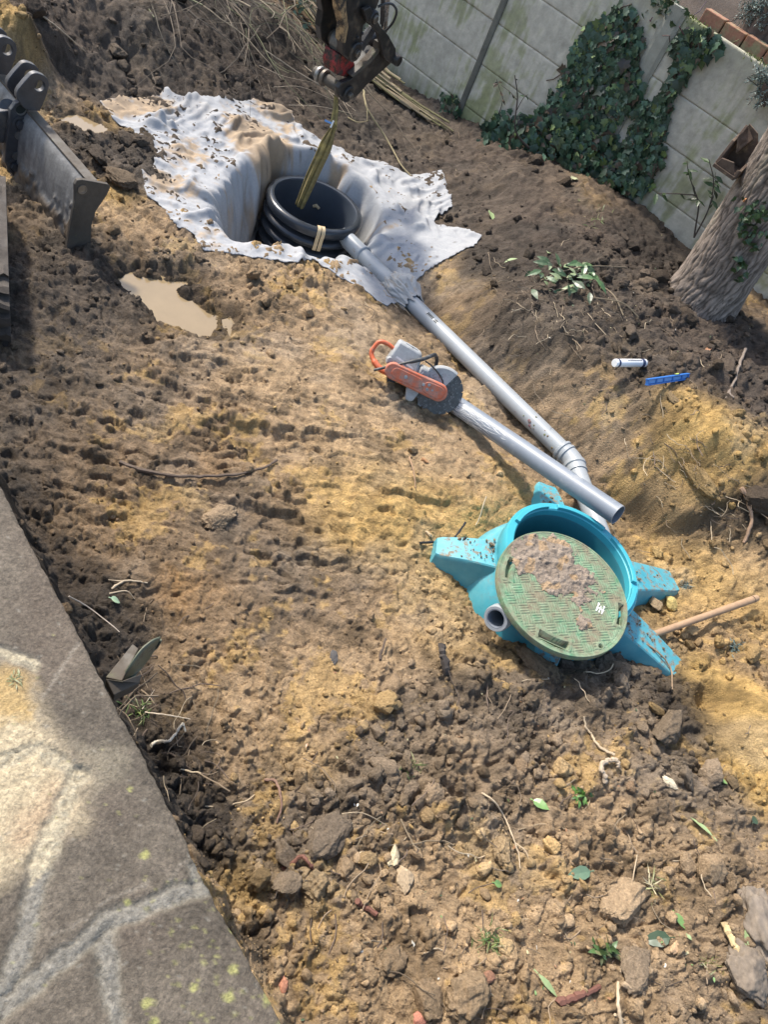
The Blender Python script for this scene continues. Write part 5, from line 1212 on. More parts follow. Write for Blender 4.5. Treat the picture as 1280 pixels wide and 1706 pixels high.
# ------------------------------------------------------------------ tree with nest box
def rnd_unit(r): 
    a = V([r.gauss(0, 1), r.gauss(0, 1), r.gauss(0, 1)]); return unit(a)
def build_tree():
    b = ground(1168, 512); base = V([b[0]+.02, b[1]+.10, b[2]-.15])
    top = onplane(1345, 190, base, unit(V([0, -1, 0]))); d = V([0, 0, 1.])
    # axis: nearly upright, following the trunk's lean in view
    t1 = onplane(1300, 300, base+[0, .02, 0], unit(base-CP)*[1, 1, 0]); d = unit(t1-base)
    root = empty('tree', base, 'rough barked leaning tree trunk standing in dark earth in front of the concrete fence', 'tree')
    n, seg = 230, 220; Ht = 3.6
    U, Q = np.meshgrid(np.linspace(0, 1, n), np.linspace(0, 2*PI, seg+1)[:-1], indexing='ij')
    h = U*Ht; R = .235*(1-.10*U)+.11*np.exp(-h/.13)+.02*np.cos(Q*3+1)*np.exp(-h/.3)
    cx = np.cos(Q); sy = np.sin(Q)
    # plates of bark: long vertical cells split by furrows
    qa = Q*R
    w1 = .035*fbm(qa, h, .16, 3, 610); w2 = .05*fbm(qa, h, .22, 3, 617)
    b1 = np.abs(pn((qa+w1)/.030, (h+w2)/.16, 611)); b2 = np.abs(pn((qa+w1*1.5)/.014, (h+w2*.8)/.06, 613)); cid = .5+.5*pn(qa/.05, h/.2, 618)
    f3 = fbm(qa, h*.35, .010, 3, 614); fu = np.clip(b1*2.6, 0, 1)**.8; fu2 = np.clip(b2*2.8, 0, 1); f = fu
    rr = R+.013*fu*(.6+.4*cid)+.005*fu2+.003*f3
    e1 = unit((base-CP)*[1, 1, 0]); e1 = unit(e1-d*(e1@d)); e2 = np.cross(d, e1)      # the seam of the bark faces away
    pts = base+d*h[..., None]+(e1*cx[..., None]+e2*sy[..., None])*rr[..., None]
    idx = np.arange(n*seg).reshape(n, seg); F = np.stack([idx[:-1], np.roll(idx, -1, 1)[:-1], np.roll(idx, -1, 1)[1:], idx[1:]], -1).reshape(-1, 4)
    g = np.clip(fu*(.62+.38*fu2)*(.75+.25*cid), 0, 1); n1 = fbm(Q, h*2, .7, 3, 615)
    c = (np.array([.07, .056, .046])*(1-g[..., None])+np.array([.31, .255, .215])*g[..., None])*(1+.3*n1+.2*f3)[..., None]
    ms = sstep(.15, .5, fbm(Q+4, h, .8, 4, 616))[..., None]*.3; c = c*(1-ms)+np.array([.13, .14, .09])*ms
    np_mesh('trunk', pts.reshape(-1, 3), F, M_bark, np.clip(c, .02, .5).reshape(-1, 3), root)
    def surf(px, py, out=0):
        v = ray(px, py); best = None
        for t in np.linspace(3, 9, 1500):
            q = CP+v*t; a = q-base; r = np.linalg.norm(a-d*(a@d))
            if r < .255+.11*math.exp(-max((a@d), 0)/.13): 
                nrm = unit(a-d*(a@d)); return q+nrm*out, nrm
        return CP+v*6, unit(CP-base)
    # pruned stub and a fresh orange scar
    q, nr = surf(1242, 334, .004); MB().lathe([(.030, -.01), (.028, .010), (.012, .016), (.0005, .017)], q, (e1, np.cross(nr, e1), nr), 14).build('branch_scar', mat('fresh_wood', (.46, .20, .08), .8, var=.3, vs=60), root)
    # limbs and crown above the picture
    mb = MB(); lf = MB(); r2 = random.Random(12); tp = base+d*Ht
    mb.tube([tp-d*.1, tp+d*1.2, tp+d*2.4], [.21, .15, .06], 14, col=(.16, .13, .11))
    for k in range(9):
        a = 2*PI*k/9+r2.random(); s = tp+d*(r2.uniform(-.1, 2.0)); e = s+V([math.cos(a), math.sin(a), .7])*r2.uniform(.9, 1.6)
        mb.tube([s, (s+e)/2+[0, 0, .1], e], [.07, .045, .02], 8, col=(.16, .13, .11))
        for j in range(160):
            c_ = s+(e-s)*r2.uniform(.35, 1.1)+V([r2.gauss(0, .28), r2.gauss(0, .28), r2.gauss(0, .25)])
            lf.leaf(c_, rnd_unit(r2), rnd_unit(r2), r2.uniform(.07, .12), .06, tuple(v*r2.uniform(.6, 1.3) for v in (.05, .09, .03)))
    mb.build('branch', M_bark, root); lf.build('crown', M_leaf, root, smooth=0)
    # ivy on the trunk
    root2 = empty('ivy', surf(1255, 370)[0], 'small ivy growth with dark leaves climbing the tree trunk at the right edge', 'ivy')
    lf = MB()
    for px, py, s, k in ((1256, 352, 12, 26), (1252, 382, 10, 26), (1272, 345, 8, 14), (1232, 432, 6, 12), (1262, 405, 7, 8), (1236, 455, 5, 5)):
        for i in range(k):
            q, nr = surf(px+r2.gauss(0, s), py+r2.gauss(0, s), r2.uniform(.01, .05)); n_ = unit(nr+.7*rnd_unit(r2)); dn = unit(V([r2.gauss(0, .6), r2.gauss(0, .6), -.7]))
            L = r2.uniform(.03, .055); g = r2.uniform(.6, 1.5); lf.leaf(q, dn, n_, L, L*.9, (.030*g, .062*g, .022*g), 'ivy')
    lf.build('leaves', M_leaf, root2, smooth=0)
    # rotten nest box
    c = onplane(1226, 264, base-WN*0, unit((base-CP)*[1, 1, 0])); c = surf(1250, 275, .0)[0]; c = at(1228, 264, c[2]-.02)
    ax = unit(at(1252, 250, c[2])-at(1200, 275, c[2])); ay = unit(np.cross([0, 0, 1], ax)); az = V([0, 0, 1.])
    root3 = empty('nest_box', c, 'rotten broken wooden nest box fixed to the left side of the tree trunk', 'nest box')
    A = (ax, ay, az); w = .21; dpt = .16
    def pl(name, pts, vec): MB().prism(pts, vec).build(name, M_oldwood, root3, smooth=0, bevel=.003, recalc=True)
    def lp(x, y, z): return c+ax*x+ay*y+az*z
    pl('floor_board', [lp(-.14, -.08, -.06), lp(.12, -.09, -.06), lp(.12, .09, -.06), lp(-.13, .08, -.06)], az*-.022)
    pl('front_board', [lp(-.13, -.085, -.085), lp(.11, -.085, -.085), lp(.11, -.085, -.01), lp(.02, -.085, .0), lp(-.05, -.085, -.035), lp(-.12, -.085, -.02)], ay*.018)
    pl('back_board', [lp(-.10, .085, -.06), lp(.12, .085, -.06), lp(.13, .085, .13), lp(.05, .085, .17), lp(.02, .085, .11), lp(-.05, .085, .08)], ay*-.018)
    pl('side_board', [lp(.11, -.085, -.06), lp(.11, .08, -.06), lp(.11, .08, .17), lp(.11, .0, .15), lp(.11, -.06, .08)], ax*.018)
    pl('roof_board', [lp(-.02, .02, .02), lp(.10, .0, .10), lp(.10, .07, .14), lp(-.03, .07, .10)], az*.015)
    pl('side_board', [lp(-.125, -.07, -.06), lp(-.125, .07, -.06), lp(-.125, .06, -.015), lp(-.125, -.02, .0)], ax*.018)
    # cut grey-brown offcut at the frame edge behind the trunk
    q = wall(1282, 178)+WN*.10
    o = MB().prism([q+[0, 0, .0], q+WT*.08+[0, 0, .05], q+WT*.10+[0, 0, .12], q+WT*.02+[0, 0, .10]], WN*.04).build('wood_bracket', M_oldwood, None, smooth=0, bevel=.004, recalc=True)
    tag(o, 'dark wooden bracket on the fence at the right edge above the nest box', 'bracket')
build_tree()
# ------------------------------------------------------------------ ivy and plants on the fence
def inpoly(x, y, poly): return float(poly_sd(np.array([x]), np.array([y]), poly)[0]) < 0
def zpoly(l): return [(800+x/2.667, y/2.667) for x, y in l]
def ivy(name, label, polys, dens, bulge, seed):
    r2 = random.Random(seed); lf = MB(); st = MB(); p0 = None
    for poly, n in polys:
        xs = [p[0] for p in poly]; ys = [p[1] for p in poly]; k = 0; tries = 0
        while k < n and tries < n*8:
            tries += 1; x = r2.uniform(min(xs), max(xs)); y = r2.uniform(min(ys), max(ys)); s = float(poly_sd(np.array([x]), np.array([y]), poly)[0])
            if s > 10*r2.random()**2: continue
            cl = float(pn(np.array([x/16.]), np.array([y/16.]), seed)[0])
            if cl < -.07 and r2.random() < .90: continue
            q = wall(x, y)
            low = max(0, min(1, (.95-q[2])/.7)); off = r2.random()**1.2*(.04+bulge*low*min(1, -s/12 if s < 0 else 0)+.05*max(cl, 0))
            if q[2] < .1: continue
            q = q+WN*(.015+off)-V([0, 0, off*.5])
            nr = unit(WN+V([0, 0, .35])+.65*rnd_unit(r2)); dn = unit(V([0, 0, -.8])+WT*r2.gauss(0, .6)+WN*r2.uniform(-.1, .3))
            L = r2.uniform(.03, .085)*(1 if r2.random() < .75 else 1.35); g = r2.choice([r2.uniform(.5, 1.2), r2.uniform(.9, 2.0)])
            col = (.030*g, .062*g, .036*g)
            if r2.random() < .11: col = (.09*g, .13*g, .045*g)
            elif r2.random() < .10: col = (.055*g, .040*g, .028*g)
            lf.leaf(q, dn, nr, L, L*.95, col, 'ivy', .14, .2); k += 1
            if p0 is None: p0 = q
        for i in range(max(3, n//90)):
            x = r2.uniform(min(xs), max(xs)); y = r2.uniform(min(ys), max(ys))
            if not inpoly(x, y, poly): continue
            pts = [wall(x, y)+WN*.012]; a = r2.uniform(-.5, .5)
            for j in range(6): a += r2.gauss(0, .3); pts.append(pts[-1]+V([0, 0, -.07])*math.cos(a)+WT*.07*math.sin(a)+WN*r2.uniform(-.002, .004))
            if pts[-1][2] > .1: st.tube(pts, .0045, 5, col=(.10, .075, .055))
    root = empty(name, p0, label, 'ivy')
    lf.build('leaves', M_leaf, root, smooth=0); st.build('stems', M_twig, root)
PA = zpoly([(590,10),(680,15),(700,80),(750,140),(700,210),(700,270),(730,330),(700,420),(660,460),(640,520),(600,600),(620,650),(600,760),(450,750),(330,720),(250,700),(170,710),(90,670),(40,620),(30,560),(110,500),(200,520),(290,480),(350,400),(400,310),(440,270),(440,200),(520,110),(580,60)])
PB = zpoly([(700,600),(720,480),(800,440),(840,480),(830,590),(810,640),(830,690),(760,800),(700,850),(640,800),(580,780),(560,720),(640,650)])
PC = zpoly([(840,420),(870,330),(900,240),(890,190),(940,120),(1030,140),(1090,190),(1010,215),(940,270),(900,350),(860,410),(845,480),(820,440)])
ivy('ivy', 'big dark ivy spreading over the concrete fence and its foot', [(PA, 2300), (PB, 900)], 1, .26, 21)
ivy('ivy', 'thin ivy strand hanging from the fence top between the post and the tree', [(PC, 330)], 1, .0, 22)
ivy('ivy', 'little pale ivy tuft on the fence at the foot of the slim dark post', [([(742,160),(760,155),(772,170),(765,200),(750,212),(742,200)], 60)], 1, .1, 23)
ivy('ivy', 'leafy clump on the mossy lower fence just right of the excavator arm', [([(683,166),(698,162),(704,172),(696,184),(684,180)], 26)], 1, .05, 24)
def sapling(label, stems, leaves, seed, name='sapling', lc=(.045, .075, .03), L0=.09):
    r2 = random.Random(seed); st = MB(); lf = MB(); b = None
    for pts, rad in stems:
        P = [V(p) for p in pts]; 
        if b is None: b = P[0]
        C_ = curve(P, 6); st.tube(C_, list(np.linspace(rad, rad*.45, len(C_))), 6, col=(.055, .042, .034))
        for i in range(leaves):
            k = r2.randrange(len(C_)//3, len(C_)); q = C_[k]; dn = unit(V([r2.gauss(0, .8), r2.gauss(0, .8), r2.uniform(-.7, .3)])); g = r2.uniform(.6, 1.5); L = L0*r2.uniform(.6, 1.2)
            lf.leaf(q, dn, unit(V([0, -.5, 1])+.5*rnd_unit(r2)), L, L*.38, tuple(v*g for v in lc), 'long')
    root = empty(name, b, label, 'sapling'); st.build('stem', M_twig, root)
    if leaves: lf.build('leaves', M_leaf, root, smooth=0)
def wf(x, y, o): return wall(x, y)+WN*o
g = ground(1160, 405)
sapling('slender sapling with sparse drooping leaves against the mossy fence left of the trunk', [([wf(1166, 392, .12), wf(1173, 330, .12), wf(1150, 320, .14), wf(1108, 318, .16)], .007), ([wf(1166, 392, .12), wf(1190, 345, .12), wf(1200, 300, .14), wf(1194, 262, .16)], .007), ([wf(1173, 330, .12), wf(1160, 290, .14), wf(1158, 265, .16)], .005), ([wf(1190, 345, .12), wf(1198, 320, .10), wf(1200, 285, .1)], .004)], 8, 31)
sapling('bare dark forked stem rising from the ivy below the fence', [([ground(893, 258), wf(890, 215, .3), wf(891, 160, .28), wf(887, 124, .28)], .010), ([wf(891, 165, .28), wf(880, 152, .28), wf(865, 140, .28)], .004), ([wf(890, 180, .28), wf(900, 162, .28), wf(908, 155, .28)], .004)], 2, 32, L0=.06)
sapling('dry brown weed stalk with withered leaves near the slim dark fence post', [([wf(838, 190, .06), wf(846, 165, .08), wf(840, 145, .08), wf(836, 132, .08)], .004)], 7, 33, lc=(.10, .07, .045), L0=.06)
# conifer and trunk beyond the fence
def beyond():
    r2 = random.Random(41)
    b = onplane(1248, 88, WP-WN*.45, WN); b = V([b[0], b[1], 1.45])
    root = empty('tree', b, 'dark furrowed tree trunk behind the fence top at the upper right corner', 'tree')
    d = unit(V([0, .02, 1])); n, seg = 80, 60; U, Q = np.meshgrid(np.linspace(0, 2.2, n), np.linspace(0, 2*PI, seg+1)[:-1], indexing='ij')
    f = np.abs(pn(np.cos(Q)*4+U, np.sin(Q)*4+U*2, 641)); R = .16+.02*f+.05*np.exp(-U/.15)
    pts = b+d*U[..., None]+np.stack([np.cos(Q)*R, np.sin(Q)*R, 0*Q], -1); idx = np.arange(n*seg).reshape(n, seg)
    F = np.stack([idx[:-1], np.roll(idx, -1, 1)[:-1], np.roll(idx, -1, 1)[1:], idx[1:]], -1).reshape(-1, 4)
    c = np.array([.05, .04, .034])+np.array([.09, .07, .06])*np.clip(f*2, 0, 1)[..., None]
    np_mesh('trunk', pts.reshape(-1, 3), F, M_bark, c.reshape(-1, 3), root)
    def bough(cs, label, n, base):
        nd = MB(); tw = MB(); r3 = random.Random(len(label))
        for c, rad in cs:
            c = V(c)
            for k in range(n):
                s = c+rnd_unit(r3)*rad*r3.random()**.5; e = unit(rnd_unit(r3)+V([0, 0, -.3])); L = r3.uniform(.06, .12); tw.tube([s, s+e*L], .003, 4, False, col=(.09, .075, .06))
                for j in range(20):
                    t = j/20; q = s+e*L*t; dn = unit(e*.6+rnd_unit(r3)); g = r3.uniform(.6, 1.4); nd.leaf(q, dn, rnd_unit(r3), .028, .0045, (.17*g, .23*g, .21*g), 'blade')
        rt = empty('conifer_bough', base, label, 'conifer'); nd.build('needles', M_leaf, rt, smooth=0); tw.build('twigs', M_twig, rt)
    q1 = onplane(1262, 14, WP-WN*.35, WN); q2 = onplane(1284, 40, WP-WN*.35, WN); q3 = onplane(1290, 5, WP-WN*.5, WN)
    bough([(q1, .09), (q2, .05), (q3, .14)], 'grey blue conifer foliage behind the fence in the upper right corner', 70, q1)
    q = wf(1283, 128, .10); q2 = wf(1290, 150, .12); bough([(q, .07), (q2, .08)], 'bluish conifer sprig hanging over the fence at the right edge', 40, q)
    # bramble and mossy roots along the neighbour's edge
    mb = MB()
    for k in range(50):
        s = r2.uniform(-1.0, -.75+.5); p = WP+WT*r2.uniform(-2.4, -.4)-WN*r2.uniform(.15, .8); p = V([p[0], p[1], 1.55]); a = r2.uniform(0, 6.28)
        P = [p]; 
        for j in range(5): a += r2.gauss(0, .5); P.append(P[-1]+V([math.cos(a)*.08, math.sin(a)*.08, r2.uniform(-.02, .07)]))
        mb.tube(P, .004, 5, col=tuple(v*r2.uniform(.6, 1.4) for v in (.11, .085, .06)))
    o = mb.build('twig_litter', M_twig); tag(o, kind='stuff')
    # moss on the fence top
    lf = MB()
    for a, b_, n in ((-1.45, -.75, 500), (-2.2, -1.75, 300)):
        for k in range(n):
            s = r2.uniform(a, b_); p = WP+WT*s+WN*r2.uniform(-.05, .006); p = V([p[0], p[1], 1.76-r2.random()**3*.05]); g = r2.uniform(.5, 1.3)
            lf.leaf(p, unit(rnd_unit(r2)+V([0, 0, .6])), rnd_unit(r2), r2.uniform(.012, .03), .008, (.13*g, .16*g, .03*g), 'blade')
    o = lf.build('moss', M_leaf, smooth=0); tag(o, kind='stuff')
    # leafy tuft at the very top
    lf = MB(); p0 = onplane(1105, 18, WP-WN*.1, WN)
    for k in range(160):
        q = onplane(1103+r2.gauss(0, 14), 14+r2.gauss(0, 12), WP-WN*r2.uniform(-.05, .25), WN); L = r2.uniform(.03, .07); g = r2.uniform(.5, 1.4); lf.leaf(q, rnd_unit(r2), rnd_unit(r2), L, L*.8, (.035*g, .07*g, .028*g), 'ivy')
    rt = empty('shrub', p0, 'green leafy shrub tip showing over the fence top at the picture top', 'shrub'); lf.build('leaves', M_leaf, rt, smooth=0)
beyond()
# ------------------------------------------------------------------ clods of earth
def ico(sub):
    bm = bmesh.new(); bmesh.ops.create_icosphere(bm, subdivisions=sub, radius=1); bm.verts.ensure_lookup_table()
    v = np.array([p.co[:] for p in bm.verts]); f = np.array([[q.index for q in p.verts] for p in bm.faces]); bm.free(); return v, f
def pn3(v, sc, seed):
    x, y, z = v[:, 0]*sc, v[:, 1]*sc, v[:, 2]*sc
    return (pn(x+.37*z, y-.61*z, seed)+pn(y+.53*x+7, z-.29*x, seed+3)+pn(z+.41*y, x-.47*y+3, seed+7))*.6
def clod_shape(v, seed):
    r = np.random.default_rng(seed)
    w = v*(1+.26*pn3(v, 1.5, seed)[:, None]+.20*pn3(v, 3.2, seed+20)[:, None])
    # flat broken facets
    for k in range(7):
        n = unit(r.normal(size=3)); d = r.uniform(.55, .85); t = w@n; w = w-np.outer(np.maximum(t-d, 0)*.85, n)
    w = w*(1+.10*np.abs(pn3(v, 7, seed+40))[:, None]+.05*pn3(v, 13, seed+60)[:, None])
    return w*[1.1, .9, .72]
_V = {s: ico(s) for s in (1, 2, 3, 4, 5)}
SH = {s: [clod_shape(_V[s][0], 700+7*k+s) for k in range(10)] for s in _V}
def rotm(r):
    a = r.uniform(0, 2*PI); b = r.normal(0, .45); c = r.normal(0, .45)
    ca, sa = math.cos(a), math.sin(a); cb, sb = math.cos(b), math.sin(b); cc, sc = math.cos(c), math.sin(c)
    return np.array([[ca, -sa, 0], [sa, ca, 0], [0, 0, 1]])@np.array([[1, 0, 0], [0, cb, -sb], [0, sb, cb]])@np.array([[cc, 0, sc], [0, 1, 0], [-sc, 0, cc]])
DB = [(600,1290,90,1.2),(480,1370,80,1.5),(590,1430,90,1.5),(720,1310,70,1.1),(800,1170,80,1.3),(950,1150,80,1.3),(1080,1180,70,1.2),(860,1290,90,1.1),(1000,1400,120,.9),(1150,1350,100,.9),(1200,1550,120,.9),(1000,1600,120,1.),(800,1500,80,.55),(750,1610,90,.75),
(580,1600,80,.6),(880,1650,90,.9),(520,1480,60,1.2),(500,1210,50,.5),(430,1200,50,.25),(380,1300,40,.7),(300,1280,40,.6),(200,1050,50,.5),(100,900,50,.5),(640,850,90,.03),(560,700,100,.05),(450,620,90,.10),(300,650,100,.07),(100,600,120,.12),(300,800,120,.08),(250,950,90,.12),(400,960,90,.07),(350,1060,60,.35),
(500,1100,60,.05),(680,1030,70,.2),(740,980,40,.12),(650,560,60,.06),(800,720,60,.1),(860,800,50,.15),(850,560,60,.12),(950,680,60,.06),(1000,760,50,.1),(1100,840,60,.4),(1180,740,50,.08),(1230,830,60,1.),(1150,600,110,.9),(1250,660,90,.9),(1030,600,60,.6),(1030,440,60,.9),(930,330,80,.3),(860,270,60,.4),(860,400,60,.35),(960,490,50,.8),
(1200,960,60,.5),(1220,1060,60,1.),(1150,1150,40,.9),(1235,1200,50,.02),(300,120,120,.5),(150,100,90,.7),(450,150,90,.5),(600,200,80,.4),(760,260,60,.5),(220,280,60,.9),(200,360,50,.3),(350,440,60,.5),(450,460,50,.7),(150,500,70,.4),(400,520,50,.5),(840,1060,50,.7),(900,1110,40,1.2)]
def build_clods():
    r = np.random.default_rng(77); B = _pre(DB); dv = np.array([b[3] for b in DB])
    vs = []; fs = []; cs = []; nv = 0
    N = 52000; y = 1.2*(np.exp(r.random(N)*math.log(10.2/1.2))-1)+.02; x = r.uniform(-.82, 1.06, N)*(y+1.2)
    # keep the scatter uneven: clumps
    dens = blend(x, y, B, dv, np.ones(len(dv)), [.3], .02)[..., 0]*sstep(-.35, .35, fbm(x, y, .35, 3, 801)+.15)
    keep = r.random(N) < dens*.34*np.clip((y+1.2)/4, .45, 1.3)
    x = x[keep]; y = y[keep]; dens = dens[keep]; n = len(x)
    ok = np.ones(n, bool)
    for poly, lv in PUDW: ok &= poly_sd(x, y, poly) > .0
    ok &= np.hypot(x-TANK[0], y-TANK[1]) > .40; ok &= np.hypot(x-RING[0], y-RING[1]) > .9
    ok &= (poly_sd(x, y, CLOTHP) > .02) | (r.random(n) < .03)
    ok &= poly_sd(x, y, HOLE) > .12
    ok &= ((x-E0[0])*EN[0]+(y-E0[1])*EN[1]) > .03; ok &= ((x-WP[0])*WN[0]+(y-WP[1])*WN[1]) > .05
    ok &= line_d(x, y, [P_S, P_E, P_END]) > .10; ok &= line_d(x, y, [L_F, L_N]) > .07
    for a, rr_, L, h in LEGS:
        a = math.radians(a); p = [TANK[:2], TANK[:2]+np.array([math.cos(a), math.sin(a)])*rr_]; ok &= line_d(x, y, p) > .13
    sz = .006+.0085*r.exponential(1, n)*(.5+.7*np.clip(dens, 0, 1.3)); sz = np.clip(sz*np.clip((y+1.2)/3.2, .75, 1.5), .005, .075)
    big = r.random(n) < .006*dens; sz = np.where(big, r.uniform(.03, .06, n), sz)
    x = x[ok]; y = y[ok]; sz = sz[ok]; n = len(x); z = H(x, y); col = gcolor(x+r.normal(0, .04, n), y+r.normal(0, .04, n))
    for i in range(n):
        s = sz[i]; k = 2 if s < .013 else 3 if s < .03 else 4
        j = r.integers(10); v = SH[k][j]*(s*(.8+.4*r.random(3)))@rotm(r).T
        v = v+[x[i], y[i], z[i]+s*(.12+.3*r.random())]
        g = r.uniform(.75, 1.12); c = np.clip(col[i]*g, .01, .6)
        f = _V[k][1]; vs.append(v); fs.append(f+nv); nv += len(v); cs.append(np.tile(c, (len(v), 1))*(1+.12*r.normal(size=(len(v), 1))))
    # fine crumbs everywhere the earth is loose
    N = 90000; y = 1.2*(np.exp(r.random(N)*math.log(7.5/1.2))-1)+.02; x = r.uniform(-.8, 1.04, N)*(y+1.2)
    dens = blend(x, y, B, dv, np.ones(len(dv)), [.3], .02)[..., 0]; kp = r.random(N) < (.06+.55*np.clip(dens, 0, 1.2))*sstep(-.3, .3, fbm(x, y, .18, 3, 802)+.1); x = x[kp]; y = y[kp]
    ok = (np.hypot(x-TANK[0], y-TANK[1]) > .40) & ((poly_sd(x, y, CLOTHP) > .02) | (r.random(len(x)) < .10)) & (poly_sd(x, y, HOLE) > .12) & (((x-E0[0])*EN[0]+(y-E0[1])*EN[1]) > .02) & (line_d(x, y, [P_S, P_E, P_END]) > .07)
    for poly, lv in PUDW: ok &= poly_sd(x, y, poly) > .0
    x = x[ok]; y = y[ok]; z = H(x, y); col = gcolor(x+r.normal(0, .05, len(x)), y+r.normal(0, .05, len(x)))
    for i in range(len(x)):
        s = (.0022+.0016*r.exponential())*min(max((y[i]+1.2)/3, .8), 1.6); v = SH[1][r.integers(10)]*s@rotm(r).T+[x[i], y[i], z[i]+s*.4]
        vs.append(v); fs.append(_V[1][1]+nv); nv += len(v); cs.append(np.tile(np.clip(col[i]*r.uniform(.6, 1.25), .01, .6), (len(v), 1)))
    for ang, rl, zt, hw in LEGS:          # crumbs spilled on the tank's feet
        a = math.radians(ang)
        for q in range(45):
            f = r.random()**2.2; rr_ = .37+(rl-.40)*f; w_ = r.uniform(-1, 1)*hw*(.52-.18*f); zz = .16*(1-f)**1.15+zt*(1-(1-f)**1.15)
            s = .002+.0032*r.exponential(); s = min(s, .013); k = 2; v = SH[k][r.integers(10)]*s@rotm(r).T+[TANK[0]+math.cos(a)*rr_-math.sin(a)*w_, TANK[1]+math.sin(a)*rr_+math.cos(a)*w_, zz+.012*math.sin(f*PI)+s*.35]
            c = np.array((.26, .20, .135))*r.uniform(.55, 1.2); vs.append(v); fs.append(_V[k][1]+nv); nv += len(v); cs.append(np.tile(c, (len(v), 1)))
    o = np_mesh('soil_clods', np.concatenate(vs), np.concatenate(fs), M_clod, np.clip(np.concatenate(cs), .01, .7)); tag(o, kind='stuff')
build_clods()
def rock(name, label, cat, px, py, size, col, seed, squash=(1, .8, .6), sink=.3, M=None, group=None, rz=None):
    p = ground(px, py); v, f = _V[5]; w = clod_shape(v, seed)
    if name == 'earth_clod': size *= .88; col = .3*np.array(col)+.7*gcolor(np.array([p[0]]), np.array([p[1]]))[0]
    rr_ = np.random.default_rng(seed)
    a = rr_.uniform(0, 2*PI) if rz is None else rz
    R_ = np.array([[math.cos(a), -math.sin(a), 0], [math.sin(a), math.cos(a), 0], [0, 0, 1]])
    w = (w*np.array(squash)*size)@R_.T; c = np.array(col)*(1+.25*pn3(v, 4, seed)+.15*pn3(v, 11, seed+1))[:, None]
    o = np_mesh(name, w, f, M or M_clod, np.clip(c, .01, .7)); o.location = p+[0, 0, size*squash[2]*(.5-sink)]
    tag(o, label, cat, group)
CLOD_T = (.27, .205, .14); CLOD_G = (.13, .105, .083); CLOD_D = (.075, .062, .052)
rock('earth_clod', 'large flat tan earth clod by the brown stick on the trodden middle ground', 'clod', 365, 862, .085, (.40, .28, .16), 901, (1.1, .8, .5))
rock('earth_clod', 'big dark clod overhanging a shady hollow in the lower middle heap', 'clod', 540, 1405, .10, CLOD_G, 902, (1.2, .8, .7))
rock('earth_clod', 'blocky brown clod left of the rusty root in the lower middle', 'clod', 478, 1472, .052, CLOD_G, 903, (1, .8, .8))
rock('earth_clod', 'black upright clod just right of the blocky brown clod', 'clod', 528, 1475, .058, CLOD_D, 904, (.8, 1.1, .9))
rock('earth_clod', 'grey brown clod standing alone on smooth sandy soil near the bottom', 'clod', 650, 1600, .062, (.20, .155, .11), 905, (.8, 1.1, .7))
rock('earth_clod', 'dark rooty clod at the bottom edge with fine hairs', 'clod', 710, 1662, .065, CLOD_D, 906, (1, 1, .8))
rock('earth_clod', 'large sandy brown clod at the bottom, right of the dark rooty clod', 'clod', 780, 1655, .085, (.19, .15, .11), 907, (1.1, 1, .7))
rock('earth_clod', 'tall grey clod leaning beside another in the middle heap', 'clod', 722, 1328, .062, CLOD_G, 908, (.8, 1, 1))
rock('earth_clod', 'rounded grey clod left of the tall leaning clod', 'clod', 680, 1322, .055, CLOD_G, 909, (1.1, .8, .8))
rock('earth_clod', 'black mossy clod beside the long thin root in the lower middle', 'clod', 838, 1415, .055, CLOD_D, 910, (1, 1, .8))
rock('earth_clod', 'wide brown clod below the green lid edge', 'clod', 900, 1115, .095, (.165, .13, .10), 911, (1.3, .8, .6))
rock('earth_clod', 'grey clod touching the bottom rim of the green lid', 'clod', 940, 1108, .06, (.17, .135, .105), 912, (1, .8, .8))
rock('earth_clod', 'dark clod pile between the lid and the long turquoise foot', 'clod', 1010, 1120, .085, (.12, .095, .075), 913, (1.3, .8, .6))
rock('earth_clod', 'big grey brown clod lying right of the yellow clod in the lower right', 'clod', 1060, 1610, .085, (.20, .158, .115), 914, (1.2, .9, .6))
rock('earth_clod', 'flat pale clod in the lower right, above the dark glossy leaf', 'clod', 1040, 1500, .10, (.25, .195, .14), 915, (1.4, .9, .5))
rock('earth_clod', 'large dark clod pair mass near the hollow by the yellow sand', 'clod', 1110, 1215, .09, (.13, .105, .082), 916, (1.2, .9, .7))
rock('earth_clod', 'orange brown sandy clod on the heap left of the pale crooked root', 'clod', 868, 1275, .040, (.42, .27, .14), 917, (1, .9, .6))
rock('earth_clod', 'small orange earth ball just right of the pale crooked root end', 'clod', 1050, 1312, .026, (.36, .20, .09), 918, (1, 1, .8))
rock('earth_clod', 'yellow crumbly sand lump beside the grass tuft in the lower middle', 'clod', 842, 1580, .036, (.50, .36, .15), 919, (.9, 1.1, .7))
rock('earth_clod', 'grey slab like clod below the blue spirit level', 'clod', 1118, 662, .065, (.17, .15, .13), 920, (1.2, .7, .4))
rock('earth_clod', 'large brown clod on the right bank between the level and the root stick', 'clod', 1205, 612, .11, (.12, .095, .072), 921, (1.2, .9, .7))
rock('earth_clod', 'brown clod at the foot of the tree trunk', 'clod', 1150, 530, .075, (.12, .095, .075), 922, (1.1, .9, .7))
rock('earth_clod', 'dark fibrous clump hanging at the right bank edge below the sand ledge', 'clod', 1265, 840, .15, (.06, .048, .04), 923, (1, .8, .8), .2)
rock('earth_clod', 'sandy lump in the bank hollow below the yellow sand ledge', 'clod', 1165, 800, .12, (.30, .22, .12), 924, (1.3, .7, .6), .3)
rock('earth_clod', 'round muddy hump between the dozer blade and the white sheet', 'clod', 203, 298, .11, (.13, .10, .075), 925, (1.2, .9, .5))
rock('earth_clod', 'orange brown earth ball stuck on the green lid', 'clod', 962, 1007, .028, (.40, .22, .09), 926, (1.2, .8, .7), .1)
